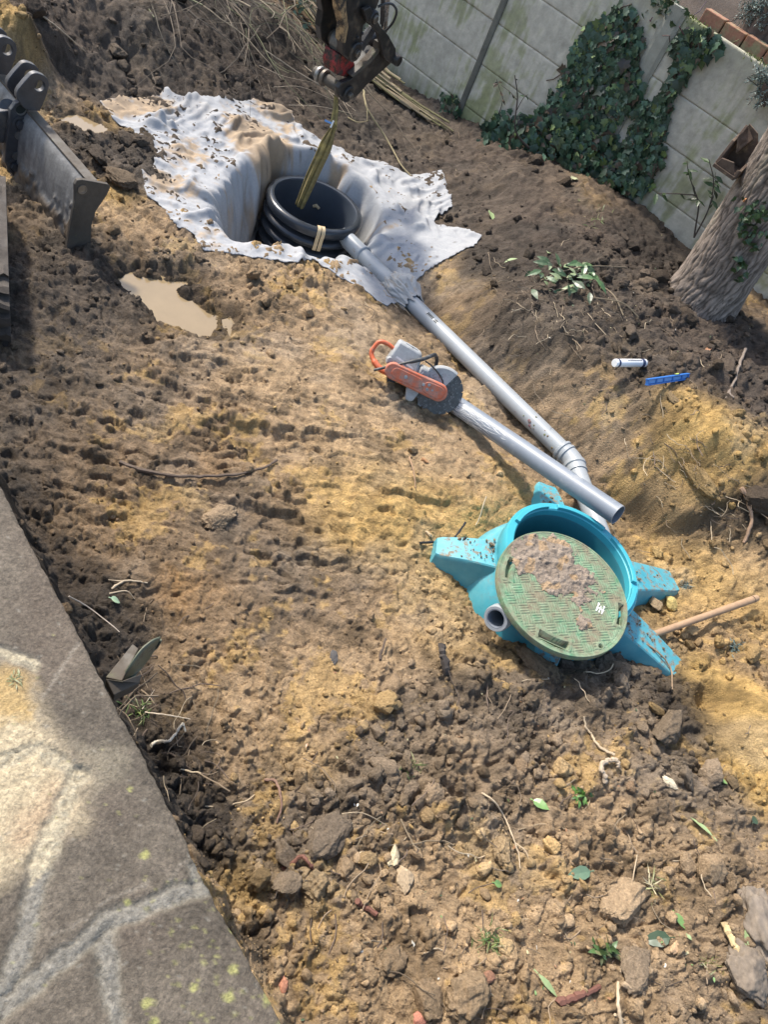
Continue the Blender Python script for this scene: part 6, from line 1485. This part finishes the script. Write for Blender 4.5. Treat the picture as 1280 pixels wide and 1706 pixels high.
rock('stone', 'tan stone block resting against the right turquoise foot of the tank', 'stone', 1090, 1008, .042, (.40, .29, .17), 927, (.8, 1, .8), .1)
rock('stone', 'small cream pebble on dark earth in the lower middle', 'stone', 603, 1425, .014, (.55, .45, .32), 928, (1, .9, .7), .1, M_rock)
rock('stone', 'pale yellowish stone right of the cream pebble', 'stone', 655, 1428, .030, (.48, .40, .26), 929, (1.1, .9, .7), .2, M_rock)
rock('stone', 'tan stone below the pale yellowish stone', 'stone', 672, 1462, .036, (.36, .27, .17), 930, (1.2, .9, .7), .2, M_rock)
rock('stone', 'pale beige stone chip in the lower right, above the green leaf blade', 'stone', 1116, 1304, .026, (.55, .47, .33), 931, (1.3, .8, .5), .1, M_rock)
rock('stone', 'grey weathered stone lump at the right edge near the bottom', 'stone', 1240, 1622, .095, (.17, .135, .10), 932, (.9, 1.1, .8), .3, M_rock)
rock('stone', 'long rounded grey stone at the right edge above the stone lump', 'stone', 1268, 1545, .11, (.185, .15, .115), 933, (.8, 1.5, .8), .3, M_rock)
rock('stone', 'brick red stone fragment beside the terrace edge at the bottom', 'stone', 472, 1644, .020, (.38, .17, .10), 934, (1.2, .8, .7), .1, M_rock)
rock('stone', 'reddish stone chip at the very bottom edge', 'stone', 698, 1698, .022, (.36, .15, .10), 935, (.9, 1.1, .6), .1, M_rock)
rock('stone', 'rust brown stone right of the big sandy bottom clod', 'stone', 812, 1628, .024, (.24, .12, .07), 936, (.7, 1.3, .8), .1, M_rock)
rock('stone', 'peach coloured stone touching the dark glossy leaf', 'stone', 1124, 1578, .024, (.46, .30, .17), 937, (.7, 1.3, .6), .1, M_rock)
rock('stone', 'flat dark stone flake in the sandy patch above the lower heap', 'stone', 557, 1094, .026, (.07, .065, .062), 938, (1.4, .7, .4), .1, M_rock)
rock('stone', 'pale sandstone lump in the hollow left of the turquoise foot', 'stone', 713, 890, .018, (.44, .33, .20), 939, (1.2, .8, .7), .1, M_rock)
rock('stone', 'orange brown stone on the sand below the saw', 'stone', 707, 768, .018, (.38, .20, .09), 940, (1.2, .8, .7), .1, M_rock)
# ------------------------------------------------------------------ sticks, roots, leaves
def stick(name, label, cat, pts, rad, col, lift=.006, taper=.6, kids=(), group=None, seg=7):
    P = [ground(p[0], p[1], (p[2] if len(p) > 2 else lift)) for p in pts]; C_ = curve(P, 6); r2 = random.Random(len(label)); mb = MB()
    C_ = [c+V([r2.gauss(0, rad*.18), r2.gauss(0, rad*.18), r2.gauss(0, rad*.1)]) for c in C_]; n = len(C_)
    mb.tube(C_, [rad*(1-(1-taper)*i/n)*(1+.12*r2.gauss(0, 1)) for i in range(n)], seg, col=col)
    for k in kids:
        Q_ = curve([ground(p[0], p[1], (p[2] if len(p) > 2 else lift)) for p in k], 6); mb.tube(Q_, list(np.linspace(rad*.7, rad*.25, len(Q_))), seg, col=col)
    o = mb.build(name, M_twig); tag(o, label, cat, group)
BR = (.105, .075, .055); PALE = (.46, .36, .24); RUST = (.15, .065, .045); GREY = (.22, .18, .14)
stick('branch', 'long bowed brown branch lying across the trodden ground on the left', 'branch', [(198,774),(240,788),(290,796),(340,797),(395,793),(440,782),(462,770)], .009, BR, .016)
stick('root', 'thick pale crooked root with a bent end on the heap, lower right', 'root', [(1006,1306,.012),(1004,1294,.015),(997,1282,.02),(1002,1273,.025),(1014,1270,.03),(1024,1272,.025),(1027,1280,.012)], .011, (.40, .32, .23), taper=.8)
stick('root', 'thin pale wavy root leading up from the thick crooked root', 'root', [(1018,1262,.03),(1005,1250),(992,1238),(985,1225),(975,1212),(972,1195)], .007, (.42, .33, .22))
stick('root', 'long thin looping root over the sandy patch, lower middle', 'root', [(800,1322),(820,1335),(838,1362),(852,1395),(862,1425),(864,1448)], .004, PALE, .012, kids=[[(856,1405),(872,1420,.02),(880,1440)]])
stick('root', 'crooked pale root standing in the soil near the bottom right', 'root', [(1032,1706),(1028,1675),(1027,1640),(1033,1615),(1036,1592,.03)], .007, PALE, .01, kids=[[(1022,1690),(1040,1700)]])
stick('root', 'yellowish knobbly root between clods left of the grey edge stones', 'root', [(1202,1540,.02),(1208,1560,.03),(1216,1580,.03),(1224,1598,.02),(1228,1610)], .014, (.50, .38, .20), taper=.9)
stick('bark_strip', 'reddish brown strip of bark at the bottom, right of centre', 'bark', [(930,1672),(950,1664),(972,1655),(998,1645)], .014, RUST, .006, taper=.7)
stick('root', 'rusty forked root between the blocky clod and the pebble', 'root', [(470,1448),(490,1435,.02),(500,1430,.03),(512,1440,.02),(520,1448)], .009, RUST)
stick('root', 'short rusty root stub on smooth soil in the lower middle', 'root', [(592,1502,.02),(606,1510),(628,1524)], .010, RUST, taper=.8)
stick('root', 'bent dark root on the left of the lower heap', 'root', [(440,1300),(458,1302),(466,1320),(468,1345),(460,1372)], .006, (.20, .12, .085))
stick('root', 'curled pale root at the foot of the terrace', 'root', [(250,1245),(262,1238,.02),(278,1240,.03),(290,1228,.03),(302,1212,.04),(308,1222,.02)], .006, (.52, .46, .36), .02)
stick('stalk', 'two dry pale stalks crossing the dark cut below the terrace', 'stalk', [(240,1192,.03),(275,1198,.04),(315,1203,.03)], .003, (.48, .40, .30), kids=[[(236,1185,.02),(255,1158,.05)]])
stick('stalk', 'pale straw lying on the black soil near the long terrace edge', 'stalk', [(115,998,.02),(150,1020,.03),(198,1058,.03)], .003, (.42, .36, .30))
stick('root', 'thin forked pale root with a green bud beside the dark terrace cut', 'root', [(185,985,.02),(205,975,.03),(222,972,.02),(245,973)], .005, (.42, .34, .24), kids=[[(182,990),(210,991,.03),(224,999)], [(205,975,.03),(180,967)]])
stick('stake', 'dark wet wooden stake stuck in the clods left of the tank', 'stake', [(722,1088,.09),(732,1102,.05),(745,1122,.0)], .016, (.055, .045, .038), taper=1.1)
stick('stick', 'short upright brown stick on the sand left of the stake', 'stick', [(632,1100),(633,1088,.03),(637,1072,.05)], .007, BR)
stick('root', 'crooked dark root stick on the right bank beside the big clod', 'root', [(1238,588,.03),(1228,610,.03),(1222,635,.02),(1214,655,.01),(1222,664)], .010, (.20, .16, .13), kids=[[(1214,652),(1208,665)]])
stick('root', 'thick tan root hanging down the sandy bank at the right edge', 'root', [(1226,822,.05),(1236,850,.06),(1242,880,.05),(1236,908,.02)], .012, (.34, .22, .14), taper=.7)
stick('root', 'thin root on the sand slope below the saw', 'root', [(680,766,.02),(686,785,.02),(692,815,.01)], .005, (.30, .19, .11))
stick('root', 'pale curved root by the left turquoise foot', 'root', [(805,835,.04),(800,850,.04),(796,868,.02),(792,876)], .004, PALE)
stick('root', 'brown twig leaning out of the clods under the long turquoise foot', 'root', [(1062,1085,.08),(1090,1100,.06),(1112,1120,.03),(1118,1150,.01)], .005, (.30, .21, .13))
stick('stalk', 'long dry stalk lying across the dark slope at upper left', 'stalk', [(68,33,.03),(100,58,.03),(142,92,.02)], .006, (.34, .27, .19))
stick('cable', 'black cable end sticking out of the sand by the left turquoise foot', 'cable', [(698,906),(730,905,.015),(752,902,.02),(768,882,.06)], .006, (.02, .02, .022), .008, taper=1)
stick('cable', 'short black cable piece below the left turquoise foot', 'cable', [(745,945,.05),(752,930,.09),(760,918,.12)], .006, (.02, .02, .022), taper=1)
# wooden handle half buried right of the tank
P0 = ground(1100, 1054, .01); P1 = at(1262, 996, ground(1262, 1003)[2]+.05)
mb = MB(); dh = unit(P1-P0); mb.tube([P0-dh*.10, P0, (P0+P1)/2, P1-dh*.02, P1, P1+dh*.008], [.019, .019, .019, .020, .017, .010], 16)
root = empty('tool_handle', (P0+P1)/2, 'long round wooden tool handle lying in the sand right of the turquoise tank', 'tool handle'); mb.build('shaft', M_wood, root)
MB().tube([P1-dh*.035, P1-dh*.030], .0206, 16).build('end_collar', M_oldwood, root)
# spirit level
def build_level():
    a = ground(1078, 637, .03); b = ground(1147, 626, .03); zz = (a[2]+b[2])/2+.01; a = at(1078, 637, zz); b = at(1147, 627, zz); d = unit(b-a); L = np.linalg.norm(b-a); s = unit(np.cross([0, 0, 1], d)); u = np.cross(d, s); c = (a+b)/2
    q = math.radians(-35); s, u = s*math.cos(q)+u*math.sin(q), u*math.cos(q)-s*math.sin(q)
    root = empty('spirit_level', c, 'bright blue spirit level lying on brown earth below the white tube', 'spirit level'); A = (d, s, u)
    h = .040; w = .024
    mb = MB(); mb.box(c+u*(h/2-.004), (L, w, .008), A); mb.build('top_flange', M_blue, root, smooth=0, bevel=.002)
    MB().box(c-u*(h/2-.004), (L, w, .008), A).build('bottom_flange', M_blue, root, smooth=0, bevel=.002)
    MB().box(c, (L-.004, .007, h-.018), A).build('web', M_bluel, root, smooth=0)
    for t in (-.5, -.3, -.12, .1, .33, .5): MB().box(c+d*(t*(L-.012)), (.010, w-.006, h-.018), A).build('rib', M_blue, root, smooth=0)
    MB().box(c+d*L*.2+u*h*.42, (.05, w*.6, .016), A).build('vial_housing', M_navy, root, smooth=0, bevel=.002)
    MB().tube([c+d*(L*.2-.016)+u*h*.56, c+d*(L*.2+.016)+u*h*.56], .006, 12).build('vial', M_vial, root)
build_level()
def build_tube():
    a = ground(1024, 605, .02); b = ground(1075, 606, .02); zz = max(a[2], b[2]); a = at(1024, 605, zz); b = at(1075, 605, zz); d = unit(b-a); L = np.linalg.norm(b-a); r = .025
    root = empty('cartridge', (a+b)/2, 'white cartridge with dark blue bands lying on the brown bank above the level', 'cartridge')
    MB().tube([a, a+d*.004, b-d*.004, b], [r*.92, r, r, r*.92], 28).build('body', M_tubew, root)
    for t0, t1 in ((.07, .13), (.84, .93)): MB().tube([a+d*L*t0, a+d*L*t1], r+.0008, 28, False).build('band', M_navy, root)
    up = unit(unit(CP-a)-d*(unit(CP-a)@d)); s = np.cross(d, up); mb = MB(); r2 = random.Random(6); t = .36
    while t < .80:       # row of small illegible print
        w = r2.uniform(.012, .03); n = up*math.cos(-.75)+s*math.sin(-.75); n = n if n@[0, 0, 1] > -9 else n; q = a+d*L*(t+w/2)+n*(r+.0006); mb.box(q, (L*w, r2.uniform(.006, .012), .001), (d, np.cross(n, d), n)); t += w+.012
    mb.build('print', M_navy, root, smooth=0)
build_tube()
# metal pieces by the terrace edge
def build_scrap():
    z = .30
    def q(x, y, h): return at(x, y, h)
    root = empty('metal_tool_head', q(215, 1115, z), 'muddy metal tool head with a curved blade poking out under the terrace edge', 'tool head')
    # curved blade
    e0 = [q(203, 1132, .32), q(218, 1108, .36), q(236, 1083, .38), q(254, 1068, .38), q(268, 1062, .36)]; e1 = [q(203, 1134, .30), q(228, 1122, .27), q(244, 1104, .26), q(255, 1088, .28), q(268, 1064, .345)]
    mb = MB(); A = curve(e0, 5); Bc = curve(e1, 5); vs = []
    n = len(A); K_ = 7
    for i in range(n):
        for k in range(K_): f = k/(K_-1); vs.append(A[i]*(1-f)+Bc[i]*f+V([0, 0, -.03*math.sin(PI*f)]))
    mb.add(vs, [(i*K_+k, i*K_+k+1, (i+1)*K_+k+1, (i+1)*K_+k) for i in range(n-1) for k in range(K_-1)]); o = mb.build('curved_blade', M_gb, root); md = o.modifiers.new('solid', 'SOLIDIFY'); md.thickness = .006
    b = [q(176, 1128, .33), q(221, 1072, .33), q(231, 1080, .34), q(203, 1134, .34)]; MB().prism(b, [0, 0, -.02]).build('flat_bar', M_mudsteel, root, smooth=0, bevel=.003, recalc=True)
    b = [q(176, 1130, .36), q(203, 1134, .36), q(236, 1122, .345), q(232, 1138, .33), q(190, 1158, .33)]; MB().prism(b, [0, 0, -.05]).build('socket_plate', M_mudsteel, root, smooth=0, bevel=.003, recalc=True)
M_gb = mat('green_grey_steel', (.13, .145, .105), .5, metal=.3, var=.3, vs=20, dirt=(.15, .12, .09), ds=20, dt=(.5, .65))
build_scrap()
# loose leaves
def leaf_obj(name, label, items, col, shape='oval', group=None, curl=.2):
    mb = MB(); r2 = random.Random(len(label))
    for (x0, y0), (x1, y1), wr in items:
        a = ground(x0, y0, .018); b = ground(x1, y1, .018); L = np.linalg.norm(b-a); g = r2.uniform(.85, 1.15)
        mb.leaf(a, b-a, unit(V([r2.gauss(0, .25), r2.gauss(0, .25), 1])), L, L*wr, tuple(c*g for c in col), shape, .15, curl)
        mb.tube([a-(b-a)*.18, a], .0022, 5, col=tuple(c*1.3 for c in col))
    o = mb.build(name, M_leaf, smooth=0); tag(o, label, 'leaf', group)
GD = (.035, .060, .030); GL = (.16, .28, .09); GP = (.26, .34, .16)
leaf_obj('leaf', 'large dark glossy leaf on the heap near the bottom right', [((1112,1563), (1068,1567), .55)], GD)
leaf_obj('leaf', 'silvery green glossy leaf in the lower right, left of the grass wisps', [((980,1453), (946,1458), .5)], (.10, .16, .10))
leaf_obj('leaf', 'bright green leaf scrap on the heap below the orange clod', [((885,1335), (912,1348), .6)], GL)
leaf_obj('leaf', 'long pale green leaf blade standing in the lower right soil', [((1184,1396), (1150,1358), .22)], GP, 'long')
leaf_obj('leaf', 'light green leaf above the dark glossy leaf', [((1120,1522), (1140,1548), .5)], GL)
leaf_obj('leaf', 'small pale green leaf right of the light green leaf', [((1140,1558), (1148,1566), .7)], GP)
leaf_obj('leaf', 'upright striped green leaf blade left of the long grey stone', [((1238,1580), (1244,1530), .22)], GP, 'blade')
leaf_obj('leaf', 'fresh green leaf bit beside the yellow sand mound', [((1194,1300), (1208,1306), .6)], GL)
leaf_obj('leaf', 'dark green small leaf near the right edge, lower right', [((1250,1372), (1258,1362), .7)], GD)
leaf_obj('leaf', 'yellow round leaf on the sandy patch by the black mossy clod', [((798,1446), (812,1452), .8)], (.48, .42, .12))
leaf_obj('leaf', 'green torn leaf under the black mossy clod', [((820,1472), (836,1476), .6)], GL)
leaf_obj('leaf', 'pale green leaf spray at the bottom, left of the bark strip', [((892,1622), (928,1660), .25)], GP, 'long')
leaf_obj('leaf', 'pale mint leaf scrap at the dark terrace cut', [((184,1000), (202,1006), .7)], (.34, .46, .30))
leaf_obj('leaf', 'pale withered leaf on the bare bank below the ivy', [((952,302), (962,297), .7)], (.45, .46, .28), 'ivy')
leaf_obj('leaf', 'pale yellow green leaf on the dark bank right of the sheet', [((815,356), (822,366), .6)], GP)
leaf_obj('leaf', 'brown curled dead leaf at the tree foot', [((1150,500), (1158,512), .6)], (.22, .11, .06))
leaf_obj('leaf', 'orange brown dead leaf on the right bank', [((1172,588), (1184,582), .6)], (.36, .17, .08))
# grass tufts and weeds
def tuft(label, px, py, spread, n, L, cols, seed, name='grass_tuft', cat='grass tuft', shape='blade', wr=.09):
    r2 = random.Random(seed); mb = MB(); b = ground(px, py)
    for i in range(n):
        q = ground(px+r2.gauss(0, spread), py+r2.gauss(0, spread), .003); dn = unit(V([r2.gauss(0, .8), r2.gauss(0, .8), r2.uniform(.1, .9)])); l = L*r2.uniform(.5, 1.2); g = r2.uniform(.6, 1.4); c = r2.choice(cols)
        mb.leaf(q, dn, unit(rnd_unit(r2)+V([0, 0, 1])), l, l*wr, tuple(v*g for v in c), shape, .1, .4)
    o = mb.build(name, M_leaf, smooth=0); tag(o, label, cat)
GR = [(.09, .15, .04), (.14, .19, .06), (.20, .20, .09)]
tuft('small green grass tuft beside the yellow sand lump, lower middle', 815, 1568, 10, 60, .06, GR, 51)
tuft('tiny grass patch on the middle heap above the leaning clods', 686, 1277, 8, 34, .045, GR, 52)
tuft('little bright weed on the heap above the looping root end', 968, 1325, 6, 30, .03, [(.07, .15, .03)], 53, 'weed', 'weed', 'oval', .5)
tuft('thin green weeds on the dark cut under the terrace', 230, 1190, 9, 40, .05, GR, 54, 'weed', 'weed')
tuft('dry grass wisps right of the silvery leaf in the lower right', 1082, 1478, 8, 30, .06, [(.42, .36, .22), (.2, .2, .08)], 55)
tuft('mossy dark plant scraps below the pale clod in the lower right', 1012, 1582, 7, 40, .04, [(.05, .09, .03), (.12, .13, .06)], 56, 'weed', 'weed', 'oval', .45)
tuft('mossy weed beside the knobbly yellowish root', 1182, 1606, 10, 60, .03, [(.12, .14, .04), (.2, .18, .07)], 57, 'weed', 'weed')
tuft('bluish fir twig on the sand above the yellow mound', 1225, 1078, 5, 110, .035, [(.10, .145, .135)], 58, 'conifer_twig', 'twig', 'blade', .14)
tuft('bluish fir needles by the right turquoise foot', 1142, 975, 4, 60, .03, [(.12, .16, .15)], 59, 'conifer_twig', 'twig', 'blade', .14)
tuft('sparse green grass on the bare bank below the ivy', 990, 366, 10, 40, .05, GR, 60)
tuft('tiny weed in the sandy mortar of the terrace', 28, 1130, 0.1, 1, .01, GR, 61) if False else None
# weed in the terrace joint
def terrace_weed():
    r2 = random.Random(62); mb = MB(); c = at(24, 1130, SLABZ+.004)
    for i in range(26):
        q = c+V([r2.gauss(0, .005), r2.gauss(0, .005), 0]); dn = unit(V([r2.gauss(0, 1), r2.gauss(0, 1), r2.uniform(.0, .6)])); l = r2.uniform(.008, .018); g = r2.uniform(.6, 1.4); mb.leaf(q, dn, V([0, 0, 1]), l, l*.2, (.16*g, .17*g, .07*g), 'long')
    tag(mb.build('weed', M_leaf, smooth=0), 'tiny green weed growing in the yellow patch of the terrace', 'weed')
terrace_weed()
# torn off laurel branch on the bank
def laurel():
    r2 = random.Random(71); lf = MB(); st = MB(); c = ground(945, 470)
    for k in range(60):
        x = 935+r2.gauss(0, 32); y = 468+r2.gauss(0, 15); q = ground(x, y, r2.uniform(.01, .07)); L = r2.uniform(.05, .12); g = r2.uniform(.6, 1.5)
        col = (.05*g, .085*g, .038*g) if r2.random() < .7 else (.20*g, .25*g, .13*g)
        lf.leaf(q, unit(V([r2.gauss(0, 1), r2.gauss(0, 1), r2.uniform(-.2, .35)])), unit(V([r2.gauss(0, .5), r2.gauss(0, .5)-.3, 1])), L, L*.4, col, 'long', .15, .3)
    for (px, py), a0 in (((965,462), 0), ((978,482), 1.0)):
        q = ground(px, py, .09)
        for j in range(6):
            a = a0+j*1.0+r2.gauss(0, .3); g = r2.uniform(.6, 1.3); lf.leaf(q+V([r2.gauss(0, .02), r2.gauss(0, .02), 0]), V([math.cos(a), math.sin(a), r2.uniform(-.2, .3)]), unit(V([r2.gauss(0, .4), r2.gauss(0, .4)-.2, 1])), r2.uniform(.07, .14), .045, (.07*g, .125*g, .048*g), 'long', .2, .4)
    for pts in ([(900,470),(930,462,.04),(965,460,.08)], [(930,490),(960,484,.05),(980,482,.08)], [(960,450,.03),(1000,452,.04),(1040,452,.03)], [(1000,480,.02),(1020,500,.03),(1036,530,.02)], [(985,500,.02),(1030,515,.05),(1060,535,.03)]):
        st.tube(curve([ground(p[0], p[1], p[2] if len(p) > 2 else .01) for p in pts], 5), .005, 5, col=(.18, .14, .09))
    root = empty('cut_branch', c, 'torn laurel branch with green leaves lying on the dark bank', 'branch'); lf.build('leaves', M_leaf, root, smooth=0); st.build('twigs', M_twig, root)
laurel()
# root fibres and small plant litter
def fibres():
    r2 = random.Random(81); mb = MB()
    zones = [(960,520,70,26,90),(900,480,50,30,60),(1050,600,90,60,60),(1230,840,40,30,60),(870,760,40,30,6),(1130,760,50,25,50),(600,1420,110,70,40),(1050,1450,150,130,60),(330,1290,30,60,25),(240,1150,40,60,30),(850,640,40,40,8),(1100,900,60,40,8),(640,500,30,15,10),(450,140,80,40,60),(760,270,60,30,20),(700,1600,60,60,14),(820,1180,60,40,14)]
    for x, y, sx, sy, n in zones:
        for k in range(n):
            px = x+r2.gauss(0, sx); py = y+r2.gauss(0, sy)
            if not (0 < px < 1280 and 0 < py < 1706): continue
            p = ground(px, py, .004); a = r2.uniform(0, 6.28); L = r2.uniform(.02, .07)
            P = [p]
            for j in range(5): a += r2.gauss(0, .32); P.append(P[-1]+V([math.cos(a)*L*.6, math.sin(a)*L*.6, r2.uniform(-.25, .3)*L]))
            P = curve(P, 2); g = r2.uniform(.5, 1.5); c = r2.choice([(.20, .15, .10), (.34, .27, .18), (.11, .08, .06)]); mb.tube(P, r2.uniform(.0012, .0028), 4, False, col=tuple(v*g for v in c))
    o = mb.build('root_fibres', M_twig, smooth=0); tag(o, kind='stuff')
    lf = MB()
    for k in range(150):
        px = r2.uniform(500, 1280); py = r2.uniform(1120, 1700)
        if r2.random() < .35: px = r2.uniform(850, 1270); py = r2.uniform(280, 680)
        q = ground(px, py, .004); L = r2.uniform(.008, .02); c = r2.choice([(.16, .26, .09), (.45, .40, .22), (.30, .16, .08), (.5, .47, .4), (.06, .10, .045)])
        lf.leaf(q, V([r2.gauss(0, 1), r2.gauss(0, 1), .1]), unit(V([r2.gauss(0, .3), r2.gauss(0, .3), 1])), L, L*.5, c, 'oval')
    o = lf.build('leaf_scraps', M_leaf, smooth=0); tag(o, kind='stuff')
fibres()
# brushwood at the back
def brush():
    r2 = random.Random(91); mb = MB(); lf = MB()
    def pt(x, y, up): 
        g = ground(max(2, min(1278, x)), max(2, y), 0) if y > 2 else None
        if g is None:
            g = at(x, y, .25)
        return g+[0, 0, up]
    for k in range(105):
        x = r2.uniform(230, 540); y = r2.uniform(2, 40)+max(0, (x-420)*.55)*r2.random()
        if r2.random() < .5: x = r2.uniform(380, 545); y = r2.uniform(2, 90)
        p = pt(x, y, r2.uniform(.02, .35)); a = r2.choice([-.45, -.45, 2.7, r2.uniform(0, 6.28)])+r2.gauss(0, .35); L = r2.uniform(.08, .2); P = [p]; up = r2.uniform(-.3, .25)
        for j in range(r2.randint(4, 8)): a += r2.gauss(0, .22); up -= .06; P.append(P[-1]+V([math.cos(a)*L, math.sin(a)*L, up*L]))
        g = r2.uniform(.6, 1.5); c = r2.choice([(.13, .10, .07), (.20, .165, .115), (.075, .06, .045), (.12, .12, .065)]); rad = r2.uniform(.0025, .007)
        mb.tube(P, list(np.linspace(rad, rad*.4, len(P))), 5, False, col=tuple(v*g for v in c))
        for s in range(r2.randint(0, 3)):
            i = r2.randrange(1, len(P)); b = a+r2.choice([-1, 1])*r2.uniform(.5, 1.1); l = L*.6; Q_ = [P[i]]
            for j in range(3): b += r2.gauss(0, .25); Q_.append(Q_[-1]+V([math.cos(b)*l, math.sin(b)*l, r2.uniform(-.2, .2)*l]))
            mb.tube(Q_, list(np.linspace(rad*.6, rad*.25, 4)), 4, False, col=tuple(v*g for v in c))
    root = empty('brush_pile', pt(400, 40, 0), 'tangled heap of bare thin brushwood on the dark slope behind the white sheet', 'brush pile'); mb.build('twigs', M_twig, root)
    for k in range(70):
        q = pt(r2.uniform(480, 560), r2.uniform(5, 70), r2.uniform(.05, .3)); L = r2.uniform(.03, .06); g = r2.uniform(.7, 1.6); lf.leaf(q, rnd_unit(r2), rnd_unit(r2), L, L*.8, (.10*g, .15*g, .10*g), 'ivy')
    lf.build('leaves', M_leaf, root, smooth=0)
    # cane bundle along the fence foot
    mb = MB(); A = wall(470, 0)+WN*.25; Bp = ground(752, 224, .03)
    for k in range(46):
        f0 = r2.uniform(-.1, .55); f1 = r2.uniform(.6, 1.0); off = r2.gauss(0, .055); oz = abs(r2.gauss(0, .045))
        def q(f): 
            p = A+(Bp-A)*f; return p
        P = []
        for j in range(5):
            f = f0+(f1-f0)*j/4; p = q(f)+WN*(off*(1.2-f*.8)+.10*(1-f)); gz_ = h1(p[0], p[1]); p[2] = gz_+.02+oz+.16*(1-f)**2+r2.gauss(0, .006); P.append(p)
        g = r2.uniform(.6, 1.3); mb.tube(P, r2.uniform(.005, .012), 6, col=tuple(v*g for v in r2.choice([(.20, .175, .085), (.15, .135, .06), (.24, .19, .12)])))
    o = mb.build('cane_bundle', M_twig); tag(o, 'bundle of long olive canes lying along the foot of the mossy fence', 'cane bundle')
    # fine forked branches right of the sling
    stick('branch', 'slim forked tan branch on the slope right of the sling', 'branch', [(580,172,.25),(592,192,.22),(602,212,.16),(640,240,.05),(668,280,.02),(690,300)], .009, (.27, .22, .12), kids=[[(575,212,.08),(592,220,.08),(612,216,.08)], [(602,212,.16),(606,222,.1)]])
    stick('branch', 'pale thin bare branches fanning out left of the sling', 'branch', [(440,95,.05),(490,135,.08),(540,165,.08),(590,195,.05)], .005, (.36, .29, .21), kids=[[(455,150,.02),(500,158,.06),(560,180,.05)], [(480,180,.02),(530,188,.05),(585,200,.05)], [(505,120,.05),(530,150,.08),(575,200,.04)], [(540,140,.1),(556,165,.08),(585,205,.04)], [(430,120,.05),(470,140,.06),(520,150,.06)]])
brush()
# ------------------------------------------------------------------ light
W = bpy.data.worlds.new('World'); S.world = W; W.use_nodes = True
sky = W.node_tree.nodes.new('ShaderNodeTexSky'); sky.sky_type = 'NISHITA'; sky.sun_disc = False
SUN = unit([-.70, .34, .86])
el = math.asin(SUN[2]); az = math.atan2(SUN[0], SUN[1])
sky.sun_elevation = el; sky.sun_rotation = az; sky.dust_density = 2.5; sky.air_density = 1.2
bg = W.node_tree.nodes['Background']; bg.inputs[1].default_value = .15
W.node_tree.links.new(sky.outputs[0], bg.inputs[0])
sd = bpy.data.lights.new('sun', 'SUN'); sd.energy = 3.1; sd.angle = math.radians(5); sd.color = (1, .935, .835)
so = bpy.data.objects.new('sun', sd); COL.objects.link(so); so.rotation_euler = Vector(-SUN).to_track_quat('-Z', 'Y').to_euler(); so.location = (-3, 2, 8)
S.view_settings.view_transform = 'Standard'; S.view_settings.look = 'None'; S.view_settings.exposure = .93; S.view_settings.gamma = 1
